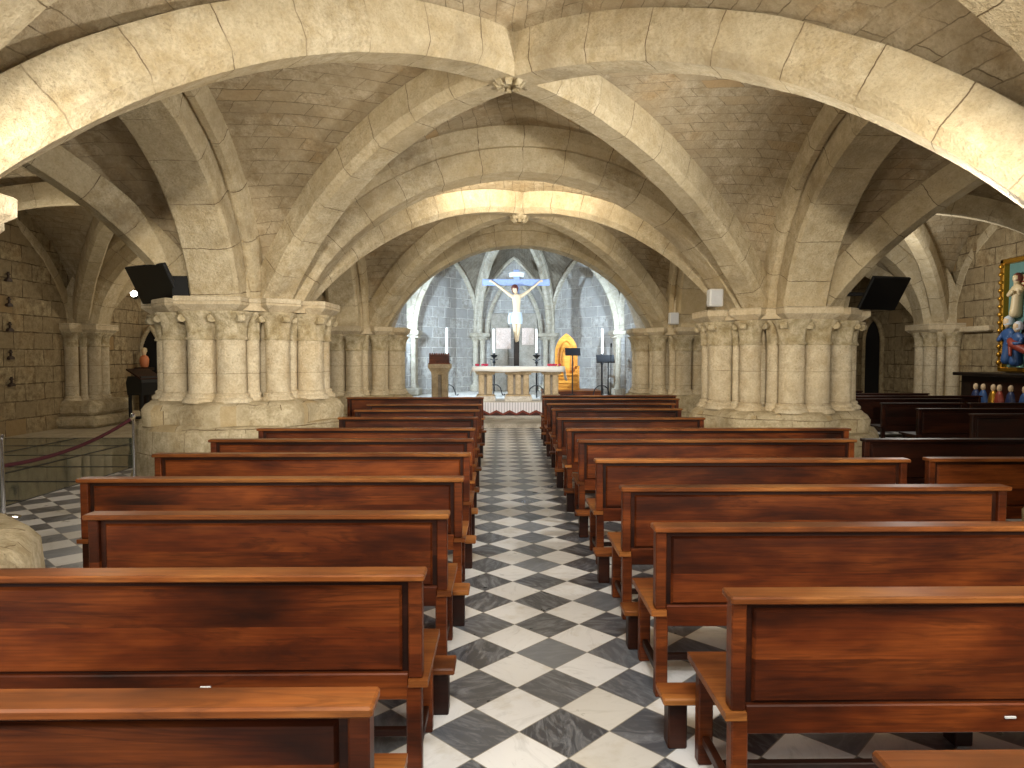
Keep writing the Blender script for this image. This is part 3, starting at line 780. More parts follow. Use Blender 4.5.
# altar cloth
cm = MB(); nx, pts = 40, []
prof = [(-.115, .78), (-.11, .86), (-.105, .905), (-.06, .912), (.3, .912), (.62, .91), (.64, .80)]
for i in range(nx+1):
    x = -1.2+2.4*i/nx
    for (y, z) in prof:
        wv = .012*math.sin(x*13+y*3) if z < .88 else 0
        pts.append((x, y+wv*(-1 if y < 0 else 1), z + (.012*math.sin(x*5) if z < .82 else 0)))
n = len(prof)
fc = [(i*n+j, (i+1)*n+j, (i+1)*n+j+1, i*n+j+1) for i in range(nx) for j in range(n-1)]
cl = thing('altar_cloth', 'white altar cloth covering the altar top and hanging at its ends', 'altar cloth', (.40, YA, .44))
cm.add(pts, fc); co = cm.build('cloth_top', 'cloth', cl, 60)
md = co.modifiers.new('s', 'SOLIDIFY'); md.thickness = .008
for s in (-1, 1):
    v = []; 
    for i in range(9):
        for j in range(6):
            y = -.1+.72*i/8; z = .91-.055*j*(1.35 if s > 0 else .8); v.append((s*(1.2+.012*j+.012*math.sin(i*1.9)*j/5), y, z))
    o = link('hanging_end', v, [(i*6+j, (i+1)*6+j, (i+1)*6+j+1, i*6+j+1) for i in range(8) for j in range(5)], 'cloth', cl, smooth=True)
    md = o.modifiers.new('s', 'SOLIDIFY'); md.thickness = .008
def flowers(x, label):
    t = thing('flower_posy', label, 'flowers', (x, YA+.12, 1.352))
    for i in range(7):
        r = random.Random(i+int(x*10)); m = MB(); cx, cy, cz = r.uniform(-.16, .16), r.uniform(-.05, .05), .035
        m.lathe([(.008, -.03), (.03, -.015), (.042, .01), (.03, .03), (.01, .035)], cx, cy, cz, 10, fn=lambda a, z: 1+.18*math.cos(5*a)); m.build('blossom', 'flower', t, 50)
flowers(-.58, 'low row of red blossoms on the left end of the altar')
flowers(1.33, 'low row of red blossoms on the right end of the altar')

# candlesticks
def candlestick(x, y, ztop, label, zc=None):
    t = thing('candlestick', label, 'candlestick', (x, y, .44)); H = ztop-.44
    hc = H-.75 if zc is None else zc-.44
    MB().lathe([(.022, .14), (.022, hc-.1)], n=10).build('stem', 'black', t, 40)
    MB().lathe([(.03, hc-.28), (.05, hc-.24), (.03, hc-.2), (.025, hc-.12), (.1, hc-.06), (.11, hc-.03), (.03, hc-.02), (.035, hc+.03)], n=14).build('drip_pan', 'black', t, 40)
    for k in range(3):
        a = PI/2*0+k*2*PI/3+.5; c, s = math.cos(a), math.sin(a)
        pts = [(c*r, s*r, z) for r, z in ((.0, .34), (.10, .33), (.20, .26), (.25, .14), (.28, .03), (.34, .02), (.36, .06))]
        MB().tube(pts, .016, 6).build('foot', 'black', t, 50)
    for a in (0, PI/2):
        MB().tube([(-.11*math.cos(a), -.11*math.sin(a), hc-.15), (0, 0, hc-.19), (.11*math.cos(a), .11*math.sin(a), hc-.15)], .014, 6).build('cross_arm', 'black', t, 50)
    MB().lathe([(.034, hc+.02), (.034, H), (.012, H+.008)], n=12).build('candle', 'wax', t, 40)
def cx_(px, y): return U(px, 355, y).x
for px, top, zc, l in ((447, 328, 355, 'tall candlestick at the far left, behind the stone lectern'), (494, 329, 354, 'tall candlestick left of the crucifix, behind the altar'),
                   (536.5, 329, 354, 'tall candlestick right of the crucifix, behind the altar'), (602, 329, 355, 'tall candlestick at the far right, behind the music stand')):
    yy = {536.5: 19.25, 602: 19.25}.get(px, 20.0); candlestick(cx_(px, yy), yy, U(px, top, yy).z, 'black iron '+l, U(px, zc, yy).z)

# crucifix
YC = 20.6
cxx = cx_(516.5, YC); zbm0, zbm1 = U(516, 285.5, YC).z, U(516, 279, YC).z
cr = thing('crucifix', 'large painted crucifix with the pale figure above the altar', 'crucifix', (cxx, YC, .44))
zz = lambda py: U(516, py, YC).z-.44
MB().box(-.08, .08, .02, .09, 0, zz(271), .012).build('upright_post', 'old_wood', cr, 30)
o = MB().box(cx_(482.5, YC)-cxx, cx_(549.5, YC)-cxx, .0, .10, zz(285.5), zz(279), .012).build('crossbeam', 'cross_blue', cr, 30); o['label'] = 'blue painted crossbeam'
o = MB().box(-.09, .09, -.005, .06, zz(300), zz(269.5), .01).build('upright_head', 'cross_blue', cr, 30)
tb = MB(); tb.loft([[Vector((x, y, z)) for x, z in ((-.21, zz(277.5)), (-.1, zz(276.5)), (.1, zz(276.5)), (.21, zz(277.5)), (.23, zz(273)), (.1, zz(272)), (-.1, zz(272)), (-.23, zz(273)))] for y in (-.04, .0)])
tb.build('title_tablet', 'cross_white', cr)
MB().lathe([(.16, 0), (.14, .1), (.09, .16), (.085, .5)], 0, .055, 0, 14).build('foot_socket', 'black', cr, 40)
def skin_fig(name, nodes, edges, mat, parent, sub=1, loc=(0, 0, 0)):
    """nodes: (x,y,z,rx[,ry]); first node is the root"""
    me = bpy.data.meshes.new(name); me.from_pydata([n_[:3] for n_ in nodes], edges, []); o = bpy.data.objects.new(name, me); C.objects.link(o)
    o.parent = parent; o.location = loc
    md = o.modifiers.new('skin', 'SKIN'); md.use_smooth_shade = True
    sv = me.skin_vertices[0].data if me.skin_vertices else None
    if sv is None:
        bm = bmesh.new(); bm.from_mesh(me); bm.verts.layers.skin.verify(); bm.to_mesh(me); bm.free(); sv = me.skin_vertices[0].data
    for i, n_ in enumerate(nodes):
        sv[i].radius = (n_[3], n_[4] if len(n_) > 4 else n_[3]); sv[i].use_root = i == 0
    sd = o.modifiers.new('sub', 'SUBSURF'); sd.levels = sub; sd.render_levels = sub+1
    me.materials.append(M[mat])
    # apply to a plain mesh
    dg = bpy.context.evaluated_depsgraph_get(); ev = o.evaluated_get(dg); m2 = bpy.data.meshes.new_from_object(ev); 
    o.modifiers.clear(); o.data = m2
    for p in m2.polygons: p.use_smooth = True
    return o
zh, zf = zz(290.5), zz(341)      # head centre, feet
zs_ = zz(296.5); hx = cx_(482, YC)-cxx
aL, aR = cx_(491, YC)-cxx, cx_(541, YC)-cxx; zhand = zz(282)
pel = zz(316)
nodes = [(0.0, -.06, pel, .125, .09), (.0, -.07, zz(309), .11, .08), (-.0, -.08, zz(302), .135, .09), (-.0, -.07, zz(297.5), .13, .08), (-.02, -.09, zz(294), .05), (-.05, -.13, zz(291.5), .085, .095), (-.06, -.15, zz(288.8), .085, .095), (-.05, -.14, zz(287), .05),
   (-.17, -.06, zz(296), .06), (-.40, -.03, (zz(296)+zhand)/2-.02, .042), (aL+.06, -.02, zhand, .026), (aL, -.02, zhand+.03, .035),
   (.17, -.06, zz(296), .06), (.42, -.03, (zz(296)+zhand)/2-.02, .042), (aR-.06, -.02, zhand, .026), (aR, -.02, zhand+.03, .035),
   (-.07, -.06, zz(319), .095), (-.05, -.14, zz(329), .062), (-.02, -.05, zz(338.5), .04), (-.01, -.10, zz(342.5), .036),
   (.075, -.06, zz(319), .095), (.06, -.15, zz(328.5), .062), (.035, -.06, zz(338), .04), (.03, -.11, zz(342), .036)]
edges = [(0, 1), (1, 2), (2, 3), (3, 4), (4, 5), (5, 6), (6, 7), (3, 8), (8, 9), (9, 10), (10, 11), (3, 12), (12, 13), (13, 14), (14, 15), (0, 16), (16, 17), (17, 18), (18, 19), (0, 20), (20, 21), (21, 22), (22, 23)]
for hi, s in ((11, -1), (15, 1)):
    bx, by, bz = nodes[hi][:3]
    for k in range(5):
        a = (-.7+.35*k) if k < 4 else 1.25
        ln = (.055, .065, .06, .05, .04)[k]
        nodes.append((bx+s*ln*math.cos(a)*.9, by-.03, bz+ln*math.sin(a), .009)); edges.append((hi, len(nodes)-1))
body = skin_fig('body', nodes, edges, 'skin', cr)
m = MB(); m.loft([[Vector((rx*math.cos(2*PI*i/18)*(1+.06*math.cos(7*2*PI*i/18)), -.07+ry*math.sin(2*PI*i/18)*(1+.06*math.cos(7*2*PI*i/18)), z)) for i in range(18)] for rx, ry, z in ((.145, .115, zz(312.5)), (.165, .13, zz(316)), (.175, .14, zz(320)), (.165, .13, zz(324)))])
m.loft([[Vector((-.17+dx+.05*math.cos(2*PI*i/8), -.1+.04*math.sin(2*PI*i/8), z)) for i in range(8)] for dx, z in ((0, zz(313)), (-.04, zz(316)), (-.05, zz(320)), (-.03, zz(324)))])
m.build('loincloth', 'loin', body, 60)
m = MB(); m.lathe([(.03, .13), (.075, .11), (.098, .06), (.10, 0), (.09, -.07), (.05, -.14)][::-1], -.055, -.105, zz(289.2), 14); m.build('hair', 'hair', body, 60)
m = MB(); m.tube([(-.055+.10*math.cos(a), -.12+.11*math.sin(a), zz(288.3)+.012*math.sin(5*a)) for a in [2*PI*i/20 for i in range(21)]], .018, 6); m.build('thorn_crown', 'hair', body, 60)

# stone lectern with box
lc = thing('stone_lectern', 'stone lectern pedestal left of the altar', 'lectern', (cx_(440, 18.3), 18.3, .44))
MB().box(-.24, .24, -.2, .2, 0, .08, .01).build('base', 'altar', lc, 30)
for x in (-.13, .13): MB().box(x-.085, x+.085, -.17, .12, .08, .70, .02).build('pilaster', 'altar', lc, 30)
MB().box(-.16, .16, -.10, .12, .08, .70).build('core', 'niche', lc)
m = MB(); m.loft([[Vector((x*w, y*d, z)) for x, y in ((-1, -1), (1, -1), (1, 1), (-1, 1))] for w, d, z in ((.22, .18, .68), (.22, .18, .74), (.28, .22, .84), (.30, .24, .86), (.30, .24, .97))]); m.build('cap', 'altar', lc)
bx = thing('wooden_box', 'reddish brown wooden box on top of the stone lectern', 'box', (cx_(439.5, 18.3), 18.3, 1.41))
MB().box(-.265, .265, -.15, .15, 0, .25, .01).build('body', 'wood', bx, 30)
MB().box(-.285, .285, -.17, .17, 0, .03, .008).build('base_moulding', 'wood', bx, 30)
for i in range(9):
    x = -.24+.06*i; MB().lathe([(.02, 0), (.03, .02), (.02, .045), (.006, .06)], x, -.12+.02*(i % 3), .24, 8).build('crest_knob', 'wood', bx, 50)

# throne on wooden dais
ds = thing('wooden_dais', 'low reddish wooden dais under the throne, right of the altar', 'platform', (cx_(571, 20.2), 20.2, .44))
MB().box(-.85, .82, -.55, .6, .0, .15, .008).build('step', 'wood', ds, 30); MB().box(-.87, .84, -.57, .62, .15, .18, .008).build('deck', 'wood_top', ds, 30)
th = thing('wooden_throne', 'golden oak throne with tall pointed back right of the altar', 'throne', (cx_(567, 20.3), 20.3, .62))
def ogive(w, z0, zsp, zt, n=10):
    R_ = ((w)**2+(zt-zsp)**2)/(2*w); pts = [(-w, z0), (w, z0)]
    thm = math.asin(min(1, (zt-zsp)/R_))
    for i in range(n+1):
        t = thm*i/n; pts.append((w-R_+R_*math.cos(t), zsp+R_*math.sin(t)))
    for i in range(n-1, -1, -1):
        t = thm*i/n; pts.append((-(w-R_+R_*math.cos(t)), zsp+R_*math.sin(t)))
    return pts
m = MB(); m.loft([[Vector((x, y, z)) for x, z in ogive(.34, 0, 1.1, 1.68)] for y in (.22, .28)]); m.build('back', 'oak', th, 40)
for w, zsp, zt, y in ((.25, 1.02, 1.46, .205), (.16, .95, 1.25, .195)):
    pts = ogive(w, .55, zsp, zt); MB().tube([(x, y, z) for x, z in pts[1:]+pts[:1]], .017, 6).build('carved_moulding', 'oak', th, 50)
MB().tube([(-.1, .2, 1.2), (0, .19, 1.32), (.1, .2, 1.2), (0, .19, 1.08), (-.1, .2, 1.2)], .014, 6).build('carved_rosette', 'oak', th, 50)
MB().box(-.33, .33, -.3, .26, .42, .47, .01).build('seat', 'oak', th, 30)
MB().box(-.30, .30, -.26, .24, .05, .42).build('seat_box', 'oak', th)
for i in range(3): MB().box(-.28, .28, -.275, -.255, .09+.11*i, .16+.11*i, .006).build('front_slat', 'oak', th, 30)
MB().box(-.35, .35, -.3, .28, 0, .06, .01).build('base', 'oak', th, 30)
for s in (-1, 1):
    MB().box(min(s*.29, s*.35), max(s*.29, s*.35), -.28, .26, .66, .71, .01).build('armrest', 'oak', th, 30)
    MB().box(min(s*.295, s*.345), max(s*.295, s*.345), -.27, -.21, .05, .67, .008).build('arm_post', 'oak', th, 30)
# music stands / reading desks
def music_stand(px, y, ztop, w, h, label, twin=False):
    t = thing('music_stand', label, 'music stand', (cx_(px, y), y, .44)); H = ztop-.44
    for x in ((-.09, .09) if twin else (0,)):
        MB().lathe([(.018, .03), (.018, H-.04)], x, 0, 0, 8).build('pole', 'black', t, 40)
    m = MB().box(-w/2, w/2, -.02, .0, -h, h*.8, .004); m.xf(Matrix.Translation((0, -.04, H-.04)) @ Matrix.Rotation(math.radians(-38), 4, 'X')); m.build('desk', 'black', t, 30)
    MB().box(-w/2, w/2, -.17, -.05, H-.16, H-.13, .004).build('ledge', 'black', t, 30)
    for k in range(3):
        a = k*2*PI/3+.5; MB().tube([(0, 0, .09), (.18*math.cos(a), .18*math.sin(a), .05), (.3*math.cos(a), .3*math.sin(a), .015)], .014, 6).build('foot', 'black', t, 50)
music_stand(572.5, 19.3, U(572, 350, 19.3).z, .43, .14, 'black music stand in front of the throne')
music_stand(605, 18.75, U(606, 357, 18.75).z, .50, .14, 'wide black music stand right of the throne', True)
mic = thing('microphone_stand', 'thin black microphone stand at the right of the music stands', 'microphone stand', (cx_(611, 18.3), 18.3, .44))
MB().lathe([(.01, .02), (.01, 1.42)], n=8).build('pole', 'black', mic, 40); MB().lathe([(.14, 0), (.14, .015), (.02, .03)], n=14).build('base', 'black', mic, 40)
MB().lathe([(.012, 1.4), (.02, 1.44), (.026, 1.5), (.012, 1.53)], n=10).build('microphone', 'black', mic, 40)

# ------------------------------------------------------------------ fixtures
def speaker(px, py, y, s, label):
    p = U(px, py, y); t = thing('wall_speaker', label, 'loudspeaker', (p.x, p.y, p.z))
    MB().box(-.115*s, .115*s, -.09, .09, -.145*s, .145*s, .018).build('cabinet', 'white_plastic', t, 30)
    MB().box(-.09*s, .09*s, -.1, -.088, -.12*s, .12*s, .006).build('grille', 'grille', t, 30)
    MB().lathe([(.06*s, 0), (.058*s, .006), (.04*s, .003)], n=16).xf(Matrix.Translation((0, -.1, -.03*s)) @ Matrix.Rotation(PI/2, 4, 'X')).build('cone', 'grille', t, 40)
    MB().box(-.03, .03, .08, .22, -.03, .03, .004).build('bracket', 'white_plastic', t, 30)
speaker(715, 298, 10.75, .95, 'white loudspeaker on the arch foot above the big right pillar')
speaker(673.5, 318.5, 15.95, .95, 'smaller-looking white loudspeaker above the farther right pillar')
def tv(c, yaw, tilt, w, h, label, arm):
    t = thing('television', label, 'television', c, yaw)
    Rt = Matrix.Rotation(-tilt, 4, 'X')
    MB().box(-w/2, w/2, -.02, .03, -h/2, h/2, .008).xf(Rt).build('casing', 'black_plastic', t, 30)
    MB().box(-w/2+.015, w/2-.015, -.024, -.019, -h/2+.02, h/2-.015).xf(Rt).build('screen', 'black_gloss', t)
    MB().box(-.17, .17, .03, .09, -.15, .15, .01).xf(Rt).build('rear_housing', 'black_plastic', t, 30)
    MB().tube([(0, .08, 0), arm], .03, 8).build('bracket_arm', 'black', t, 40)
k_ = 9.3/8.6; p = U(153.5, 284, 9.3)
tv((p.x, p.y, p.z), -.54, -.476, .8*k_, .5*k_, 'black television tilted down on the left pillar, above the aisle', (.3, .3, .0))
p = U(884, 293.5, 10.3)
tv((p.x, p.y, p.z), .282, -.56, .7, .55, 'black television tilted down beside the big right pillar', (-.35, .45, .02))
bxp = U(178, 286, 9.05); tag(MB().box(-.11, .11, -.1, .1, -.14, .14, .01).build('mounting_box', 'black_plastic', None, 30), 'black mounting box behind the left television', 'box').location = (bxp.x, bxp.y+.15, bxp.z)
# rope barrier
def stanchion(x, y, label, h=.86):
    t = thing('rope_post', label, 'barrier post', (x, y, 0))
    MB().lathe([(.15, 0), (.15, .012), (.12, .025), (.03, .04), (.022, .06)], n=24).build('base', 'chrome', t, 40)
    MB().lathe([(.022, .05), (.022, h-.04)], n=14).build('post', 'chrome', t, 40)
    MB().lathe([(.03, h-.05), (.034, h-.03), (.034, h-.005), (.02, h)], n=14).build('cap', 'chrome', t, 40)
s1 = U(134.5, 466, 8.95); s1z = U(135, 413, 8.95).z
stanchion(s1.x, 8.95, 'chrome rope barrier post at the foot of the left pillar', s1z)
stanchion(-5.03, 6.85, 'chrome rope barrier post at the left edge of the picture', .86)
stanchion(-5.35, 5.6, 'chrome rope barrier post outside the left edge of the picture', .86)
rp = []
e0, e1 = Vector((s1.x, 8.95, s1z-.06)), Vector((-5.38, 5.6, .80))
for i in range(25):
    t = i/24; q = e0.lerp(e1, t); q.z -= .36*4*t*(1-t)*.86; rp.append(q)
t = thing('barrier_rope', 'dark red barrier rope sagging beside the glass floor', 'rope', e0)
MB().tube([q-e0 for q in rp], .022, 8).build('rope', 'rope', t, 60)
MB().tube([rp[0]-e0, rp[0].lerp(rp[1], .5)-e0], .026, 8).build('rope_end', 'chrome', t, 40)
# wall crosses
for px, py, l in ((12, 277, 'topmost of the five'), (14, 302, 'second from the top'), (15.5, 327, 'middle one'), (16.5, 355, 'fourth from the top'), (18, 382, 'lowest one')):
    p = U(px, py, 13.9); t = thing('wall_cross', 'small dark cross on the left aisle wall, '+l, 'cross', (-9.955, p.y, p.z), PI/2)
    MB().box(-.015, .015, -.02, .02, -.03, .105, .004).build('upright', 'dark_cross', t, 30); MB().box(-.042, .042, -.02, .02, .045, .07, .004).build('arm', 'dark_cross', t, 30)
    m = MB(); m.loft([[Vector((x, y, z)) for x, z in ((-.075, -.09), (.075, -.09), (.07, -.05), (.02, -.02), (-.02, -.02), (-.07, -.05))] for y in (-.03, .03)]); m.build('foot', 'dark_cross', t)
# spotlight in the left aisle
p = U(134, 294, 15.0)
t = thing('spotlight', 'lit spotlight high in the left aisle behind the television', 'spotlight', p)
sr = Matrix.Rotation(math.radians(75), 4, 'X') @ Matrix.Rotation(.3, 4, 'Y')
MB().lathe([(.05, -.16), (.075, -.14), (.085, 0), (.08, .015)], n=18).xf(sr).build('housing', 'black', t, 40)
MB().lathe([(.07, .012), (.06, .03), (.02, .036)], n=18).xf(sr).build('lens', 'lamp', t, 40)
MB().tube([(0, .1, 0), (0, .35, .25), (0, .5, .6)], .014, 6).build('bracket', 'black', t, 40)
# dark pointed doorway in the back-left wall, statue, votive desk
def ogive_door(cx, y, w, z0, zsp, zt, name, frame=True):
    m = MB(); m.loft([[Vector((cx+x, yy, z)) for x, z in ogive(w, z0, zsp, zt)] for yy in (y-.03, y+.01)]); struct(m.build(name, 'void'))
    pts = ogive(w+.06, z0, zsp, zt+.09)[1:]
    trim_n[0] += 1
    struct(MB().tube([(cx+x, y-.03, z) for x, z in pts+[(-(w+.06), z0)]], .06, 8).build('trim_%d' % trim_n[0], 'plinth', None, 50))
pd = U(151, 350, 18.95); ogive_door(pd.x, 18.97, .24, .6, 1.6, 2.33, 'door_1')
m = MB(); m.loft([[Vector((10.4+dx, 18.95+x, z)) for x, z in ogive(.42, 0, 2.0, 2.6)] for dx in (-.03, .02)]); struct(m.build('door_2', 'void'))
trim_n[0] += 1
struct(MB().tube([(10.37, 18.95+x, z) for x, z in ogive(.47, 0, 2.0, 2.7)[1:]+[(-.47, 0)]], .07, 8).build('trim_%d' % trim_n[0], 'wall', None, 50))
p = U(144.5, 368, 18.5)
stt = thing('statue_bust', 'small painted bust in orange robe before the dark pointed recess', 'statue', (p.x, 18.5, p.z))
m = MB(); m.lathe([(.10, 0), (.17, .06), (.20, .22), (.21, .38), (.16, .50), (.07, .56)], n=18, fn=lambda a, z: 1-.25*abs(math.sin(a))).xf(Matrix.Scale(.62, 4)); m.build('torso', 'orange', stt, 60)
m = MB(); m.lathe([(.05, .52), (.06, .57), (.085, .63), (.10, .71), (.09, .80), (.04, .85)], n=16).xf(Matrix.Scale(.62, 4)); m.build('head', 'skin', stt, 60)
m = MB(); m.lathe([(.11, .70), (.115, .78), (.09, .86), (.03, .89)], 0, .02, 0, 14).xf(Matrix.Scale(.62, 4)); m.build('hair', 'cream', stt, 60)
MB().box(-.2, .2, -.15, .15, -.06, .02, .01).build('base', 'old_wood', stt, 30)
MB().box(-.12, .12, -.1, .1, -p.z, -.06, .01).build('pedestal', 'old_wood', stt, 30)
p = U(145, 400, 16.6)
vt = thing('reading_desk', 'black reading desk with slanted reddish top in the left aisle', 'lectern', (p.x, 16.6, 0), 1.25)
zt = U(145, 374, 16.6).z
m = MB().box(-.33, .33, -.02, .02, -.25, .25, .006); m.xf(Matrix.Translation((0, 0, zt)) @ Matrix.Rotation(math.radians(-62), 4, 'X')); m.build('sloped_top', 'wood_dark', vt, 30)
m = MB(); m.loft([[Vector((x*w, y*d, z)) for x, y in ((-1, -1), (1, -1), (1, 1), (-1, 1))] for w, d, z in ((.30, .22, zt-.5), (.32, .24, zt-.2), (.30, .2, zt-.05))]); m.build('desk_box', 'black_plastic', vt)
for x in (-.26, .26):
    for y in (-.18, .18): MB().box(x-.03, x+.03, y-.03, y+.03, 0, zt-.4, .004).build('leg', 'black_plastic', vt, 30)
MB().box(-.28, .28, -.2, .2, .12, .16, .004).build('shelf', 'black_plastic', vt, 30)

# ------------------------------------------------------------------ relief altarpiece on the right wall
XW = 10.38
y1 = 13.92; y0 = 11.6; z0, z1 = 1.34, 3.60
rl = thing('relief_altarpiece', 'painted relief altarpiece in a gilt frame on the right wall', 'altarpiece', (XW, y1, z0), -PI/2)
# local: x runs from the left edge (far) to the right edge (near), -y towards the nave
Wd, Ht = y1-y0, z1-z0
MB().box(.06, Wd-.06, -.05, .0, .03, Ht-.06).build('back_panel', 'teal', rl)
for nm, a in (('frame_side', (0, .11, -.18, .0, 0, Ht)), ('frame_side', (Wd-.11, Wd, -.18, .0, 0, Ht)), ('frame_top', (0, Wd, -.18, 0, Ht-.1, Ht)), ('frame_bottom', (0, Wd, -.18, 0, -.03, .06))):
    MB().box(*a, .02).build(nm, 'gold', rl, 30)
for k in range(13): MB().lathe([(.015, -.05), (.05, -.02), (.055, .02), (.02, .06)], .055, -.18, .15+k*(Ht-.3)/12, 8).build('frame_boss', 'gold', rl, 50)
m = MB(); m.loft([[Vector((x, y, z)) for x, z in ((.28, Ht-.62), (.62, Ht-.60), (.95, Ht-.63), (.95, Ht-.38), (.62, Ht-.35), (.27, Ht-.38))] for y in (-.09, -.06)]); m.build('inscription_scroll', 'cream', rl)
for k in range(3): MB().box(.33, .9, -.095, -.085, Ht-.58+.07*k, Ht-.555+.07*k).build('scroll_line', 'red', rl)
for s in (0, .22): MB().tube([(.62+s, -.17, .55), (.80+s, -.12, Ht-.65)], .03, 6).build('ladder_rail', 'old_wood', rl, 40)
for k in range(6): MB().tube([(.65+.024*k, -.16+.008*k, .72+k*.17), (.87+.024*k, -.16+.008*k, .72+k*.17)], .025, 6).build('ladder_rung', 'cross_white', rl, 40)
def robed(x, y, z, h, mat, headmat, lean, arm, name='robed_figure', hood=None):
    s = h/1.0
    nd = [(x, y, z+.35*s, .12*s, .10*s), (x-.01, y, z+.18*s, .15*s, .11*s), (x-.02, y, z+.02, .16*s, .12*s), (x+lean*.5, y, z+.52*s, .11*s, .09*s), (x+lean*.8, y-.01, z+.66*s, .12*s, .08*s), (x+lean, y-.03, z+.76*s, .045*s),
          (x+lean-.12*s, y-.02, z+.64*s, .05*s), (x+lean-.16*s, y-.10*s, z+.50*s, .045*s), (x+lean-.05*s+arm[0], y-.16*s, z+.48*s+arm[1], .035*s),
          (x+lean+.12*s, y-.02, z+.64*s, .05*s), (x+lean+.17*s, y-.10*s, z+.50*s, .045*s), (x+lean+.08*s+arm[0], y-.16*s, z+.5*s+arm[1], .035*s)]
    ed = [(0, 1), (1, 2), (0, 3), (3, 4), (4, 5), (4, 6), (6, 7), (7, 8), (4, 9), (9, 10), (10, 11)]
    o = skin_fig(name, nd, ed, mat, rl)
    hd = MB().lathe([(.03*s, .74*s), (.055*s, .78*s), (.075*s, .84*s), (.072*s, .90*s), (.035*s, .95*s)], x+lean*1.05, y-.04, z, 12); hd.build('head', headmat, o, 60)
    hr = MB().lathe([(.09*s, .80*s), (.09*s, .88*s), (.075*s, .94*s), (.03*s, .975*s)], x+lean*1.05, y-.015, z, 12); hr.build('hair' if not hood else 'hood', hood or 'hair', o, 60)
    return o
robed(.42, -.12, 1.02, .95, 'cream', 'cream', .03, (.12, .1))
robed(.30, -.16, .08, 1.05, 'blue', 'skin', .0, (.03, .05), hood='loin')
robed(.62, -.24, .05, .95, 'blue', 'skin', .04, (-.05, .02), hood='cross_white')
robed(.95, -.18, .06, 1.0, 'navy', 'skin', -.03, (0, 0), hood='red')
robed(1.45, -.15, .06, 1.15, 'red', 'skin', -.02, (0, .1))
robed(1.95, -.15, .06, 1.1, 'blue', 'skin', .02, (0, .05))
nd = [(.85, -.3, .42, .09), (.68, -.3, .5, .10), (.55, -.3, .58, .09), (.47, -.31, .66, .05), (1.05, -.3, .36, .075), (1.22, -.32, .24, .05), (.6, -.36, .42, .04), (.66, -.4, .28, .03)]
skin_fig('reclining_figure', nd, [(0, 1), (1, 2), (2, 3), (0, 4), (4, 5), (2, 6), (6, 7)], 'red', rl)
# altar table below
at = thing('side_altar', 'dark wooden side altar with painted figures below the relief', 'altar', (XW, 14.45, 0), -PI/2)
WA = 2.65
MB().box(0, WA, -.75, 0, 1.22, 1.29, .012).build('top', 'old_wood', at, 30)
MB().box(.10, WA-.1, -.62, 0, .0, 1.22, .01).build('body', 'old_wood', at, 30)
MB().box(.42, WA-.42, -.63, -.60, .62, 1.12).build('painted_panel', 'wood_dark', at)
for k, (x, mt) in enumerate(((.58, 'navy'), (.8, 'blue'), (1.08, 'gold'), (1.25, 'red'), (1.55, 'navy'), (1.9, 'blue'), (2.15, 'gold'))):
    fg = MB().lathe([(.11, .64), (.12, .75), (.09, .88), (.04, .95)], x, -.63, 0, 12, fn=lambda a, z: 1-.3*abs(math.sin(a))).build('painted_figure', mt, at, 60)
    MB().lathe([(.03, .93), (.055, .98), (.05, 1.04), (.02, 1.07)], x, -.63, 0, 10).build('head', 'skin', fg, 60)
# stone string course on right wall
trim_n[0] += 1
struct(MB().box(10.27, 10.42, 14.3, 15.3, 2.16, 2.28, .02).build('trim_%d' % trim_n[0], 'pillar', None, 30, True))

# ------------------------------------------------------------------ lights
def point(name, loc, power, col, r=.12, typ='POINT', **kw):
    l = bpy.data.lights.new(name, typ); l.energy = power; l.color = col
    if typ in ('POINT', 'SPOT'): l.shadow_soft_size = r
    for k, v in kw.items(): setattr(l, k, v)
    o = bpy.data.objects.new(name, l); C.objects.link(o); o.location = loc; return o
def aim(o, tgt):
    d = Vector(tgt)-o.location; o.rotation_euler = d.to_track_quat('-Z', 'Y').to_euler(); return o
WARM = (1, .86, .66); NEUT = (1, .95, .86); COOL = (.72, .86, 1)
# uplights standing on the nearest capitals: one pair for the near cell, one pair for the cells beyond the near ribs
WARM = (1, .90, .74); NEUT = (1, .96, .89); COOL = (.64, .82, 1)
aim(point('uplight_cell_left', (-2.95, 3.72, 2.62), 30, WARM, .15, 'SPOT', spot_size=1.75, spot_blend=.7), (.3, 6.0, 4.6))
aim(point('uplight_cell_right', (3.3, 4.22, 2.6), 38, WARM, .15, 'SPOT', spot_size=1.75, spot_blend=.7), (-.2, 6.0, 4.6))
aim(point('uplight_near_left', (-3.45, 4.25, 2.62), 190, WARM, .15, 'SPOT', spot_size=2.4, spot_blend=.9), (3.0, 8.0, 4.4))
aim(point('uplight_near_right', (3.75, 4.75, 2.58), 650, NEUT, .15, 'SPOT', spot_size=2.4, spot_blend=.9), (-2.6, 7.2, 4.5))
aim(point('lamps_behind_left', (-2.4, .6, 2.0), 75, WARM, typ='AREA', size=1.2), (-1.0, 5.5, 4.2))
aim(point('lamps_behind_right', (2.7, .6, 2.0), 90, WARM, typ='AREA', size=1.2), (1.6, 5.5, 4.2))
aim(point('floor_fill_overhead', (0.2, .4, 4.0), 130, NEUT, typ='AREA', size=1.2), (0.2, 5.0, 0))  # unseen fill added overhead to brighten floor and pews
aim(point('pillar_fill_left', (-.9, -.6, 2.5), 1500, WARM, .12, 'SPOT', spot_size=.42, spot_blend=.6), (-3.7, 9.2, 2.0))  # added fill that brightens the left pillar front, no fixture there
aim(point('pillar_fill_right', (1.2, -.6, 2.5), 1500, WARM, .12, 'SPOT', spot_size=.42, spot_blend=.6), (4.4, 10.2, 2.0))  # same added fill for the right pillar front
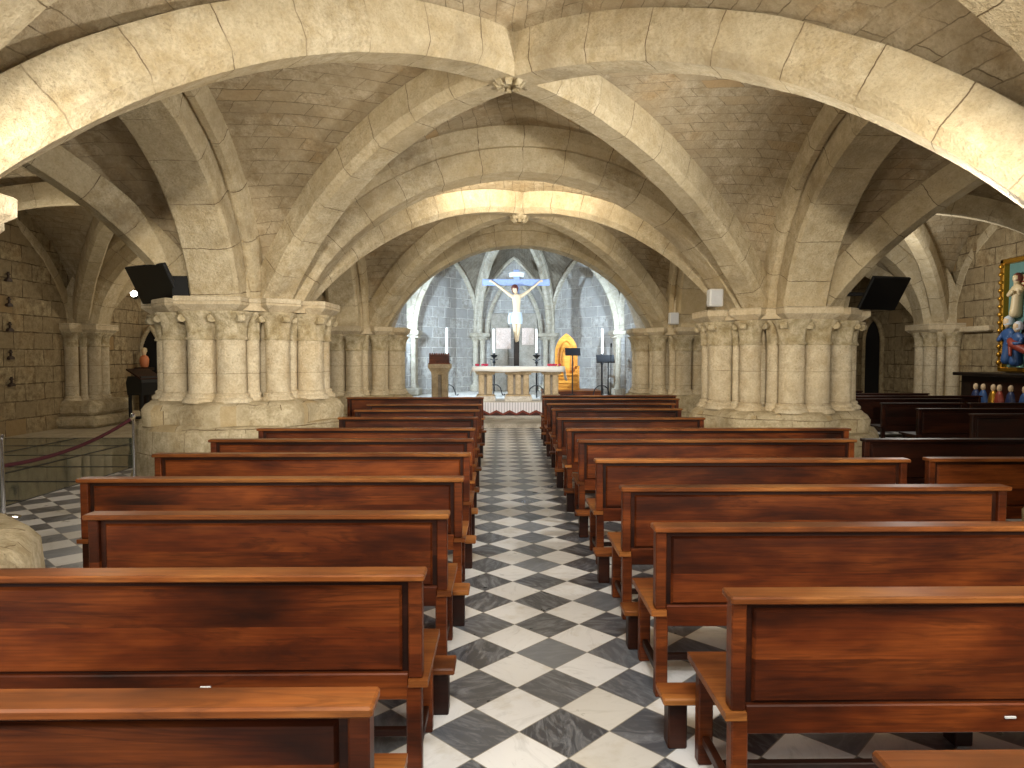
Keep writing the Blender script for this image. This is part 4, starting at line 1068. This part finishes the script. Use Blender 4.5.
# lamp on the back of the big transverse arch and uplights on the backs of the big pillars
o = aim(point('arch_lamp', (.3, 11.55, 4.62), 48, WARM, typ='AREA', shape='RECTANGLE', size=1.7, size_y=.12), (.3, 13.4, 4.0))
aim(point('uplight_mid_left', (-2.95, 11.2, 2.55), 200, WARM, .1, 'SPOT', spot_size=2.3, spot_blend=.7), (3.2, 13.6, 4.0))
aim(point('uplight_mid_right', (3.65, 12.1, 2.5), 200, WARM, .1, 'SPOT', spot_size=2.3, spot_blend=.7), (-2.6, 13.6, 4.0))
aim(point('altar_fill', (.3, 11.6, 4.6), 800, NEUT, .06, 'SPOT', spot_size=.42, spot_blend=.6), (.4, 17.7, .9))  # front light added to lift the altar out of shadow, no fixture there
# cool apse floodlights on the backs of the chancel pillars
aim(point('flood_apse_left', (-3.0, 17.95, 2.75), 1850, COOL, .12, 'SPOT', spot_size=2.0, spot_blend=.9), (1.8, 22.6, 1.8))
aim(point('flood_apse_right', (3.75, 18.25, 2.75), 1850, COOL, .12, 'SPOT', spot_size=2.0, spot_blend=.9), (-1.0, 22.6, 1.8))
point('aisle_left_lamp', (-7.2, 12.0, 3.2), 40, WARM, .25)
point('aisle_left_lamp_near', (-7.4, 5.0, 3.0), 30, NEUT, .25)
point('aisle_left_lamp_far', (-7.0, 17.6, 3.2), 70, WARM, .25)
point('aisle_right_lamp', (8.2, 13.6, 3.1), 80, NEUT, .25)
point('aisle_right_lamp_near', (7.8, 7.0, 3.2), 25, NEUT, .25)
w = bpy.data.worlds.new('World'); sc.world = w; w.use_nodes = True
w.node_tree.nodes['Background'].inputs[0].default_value = (1, .98, .95, 1); w.node_tree.nodes['Background'].inputs[1].default_value = .7

sc.view_settings.view_transform = 'Standard'; sc.view_settings.look = 'None'; sc.view_settings.gamma = 1; sc.view_settings.use_curve_mapping = False
sc.view_settings.exposure = 0.42
sc.cycles.use_denoising = True; sc.cycles.max_bounces = 8; sc.cycles.diffuse_bounces = 5
sc.cycles.sample_clamp_indirect = 6
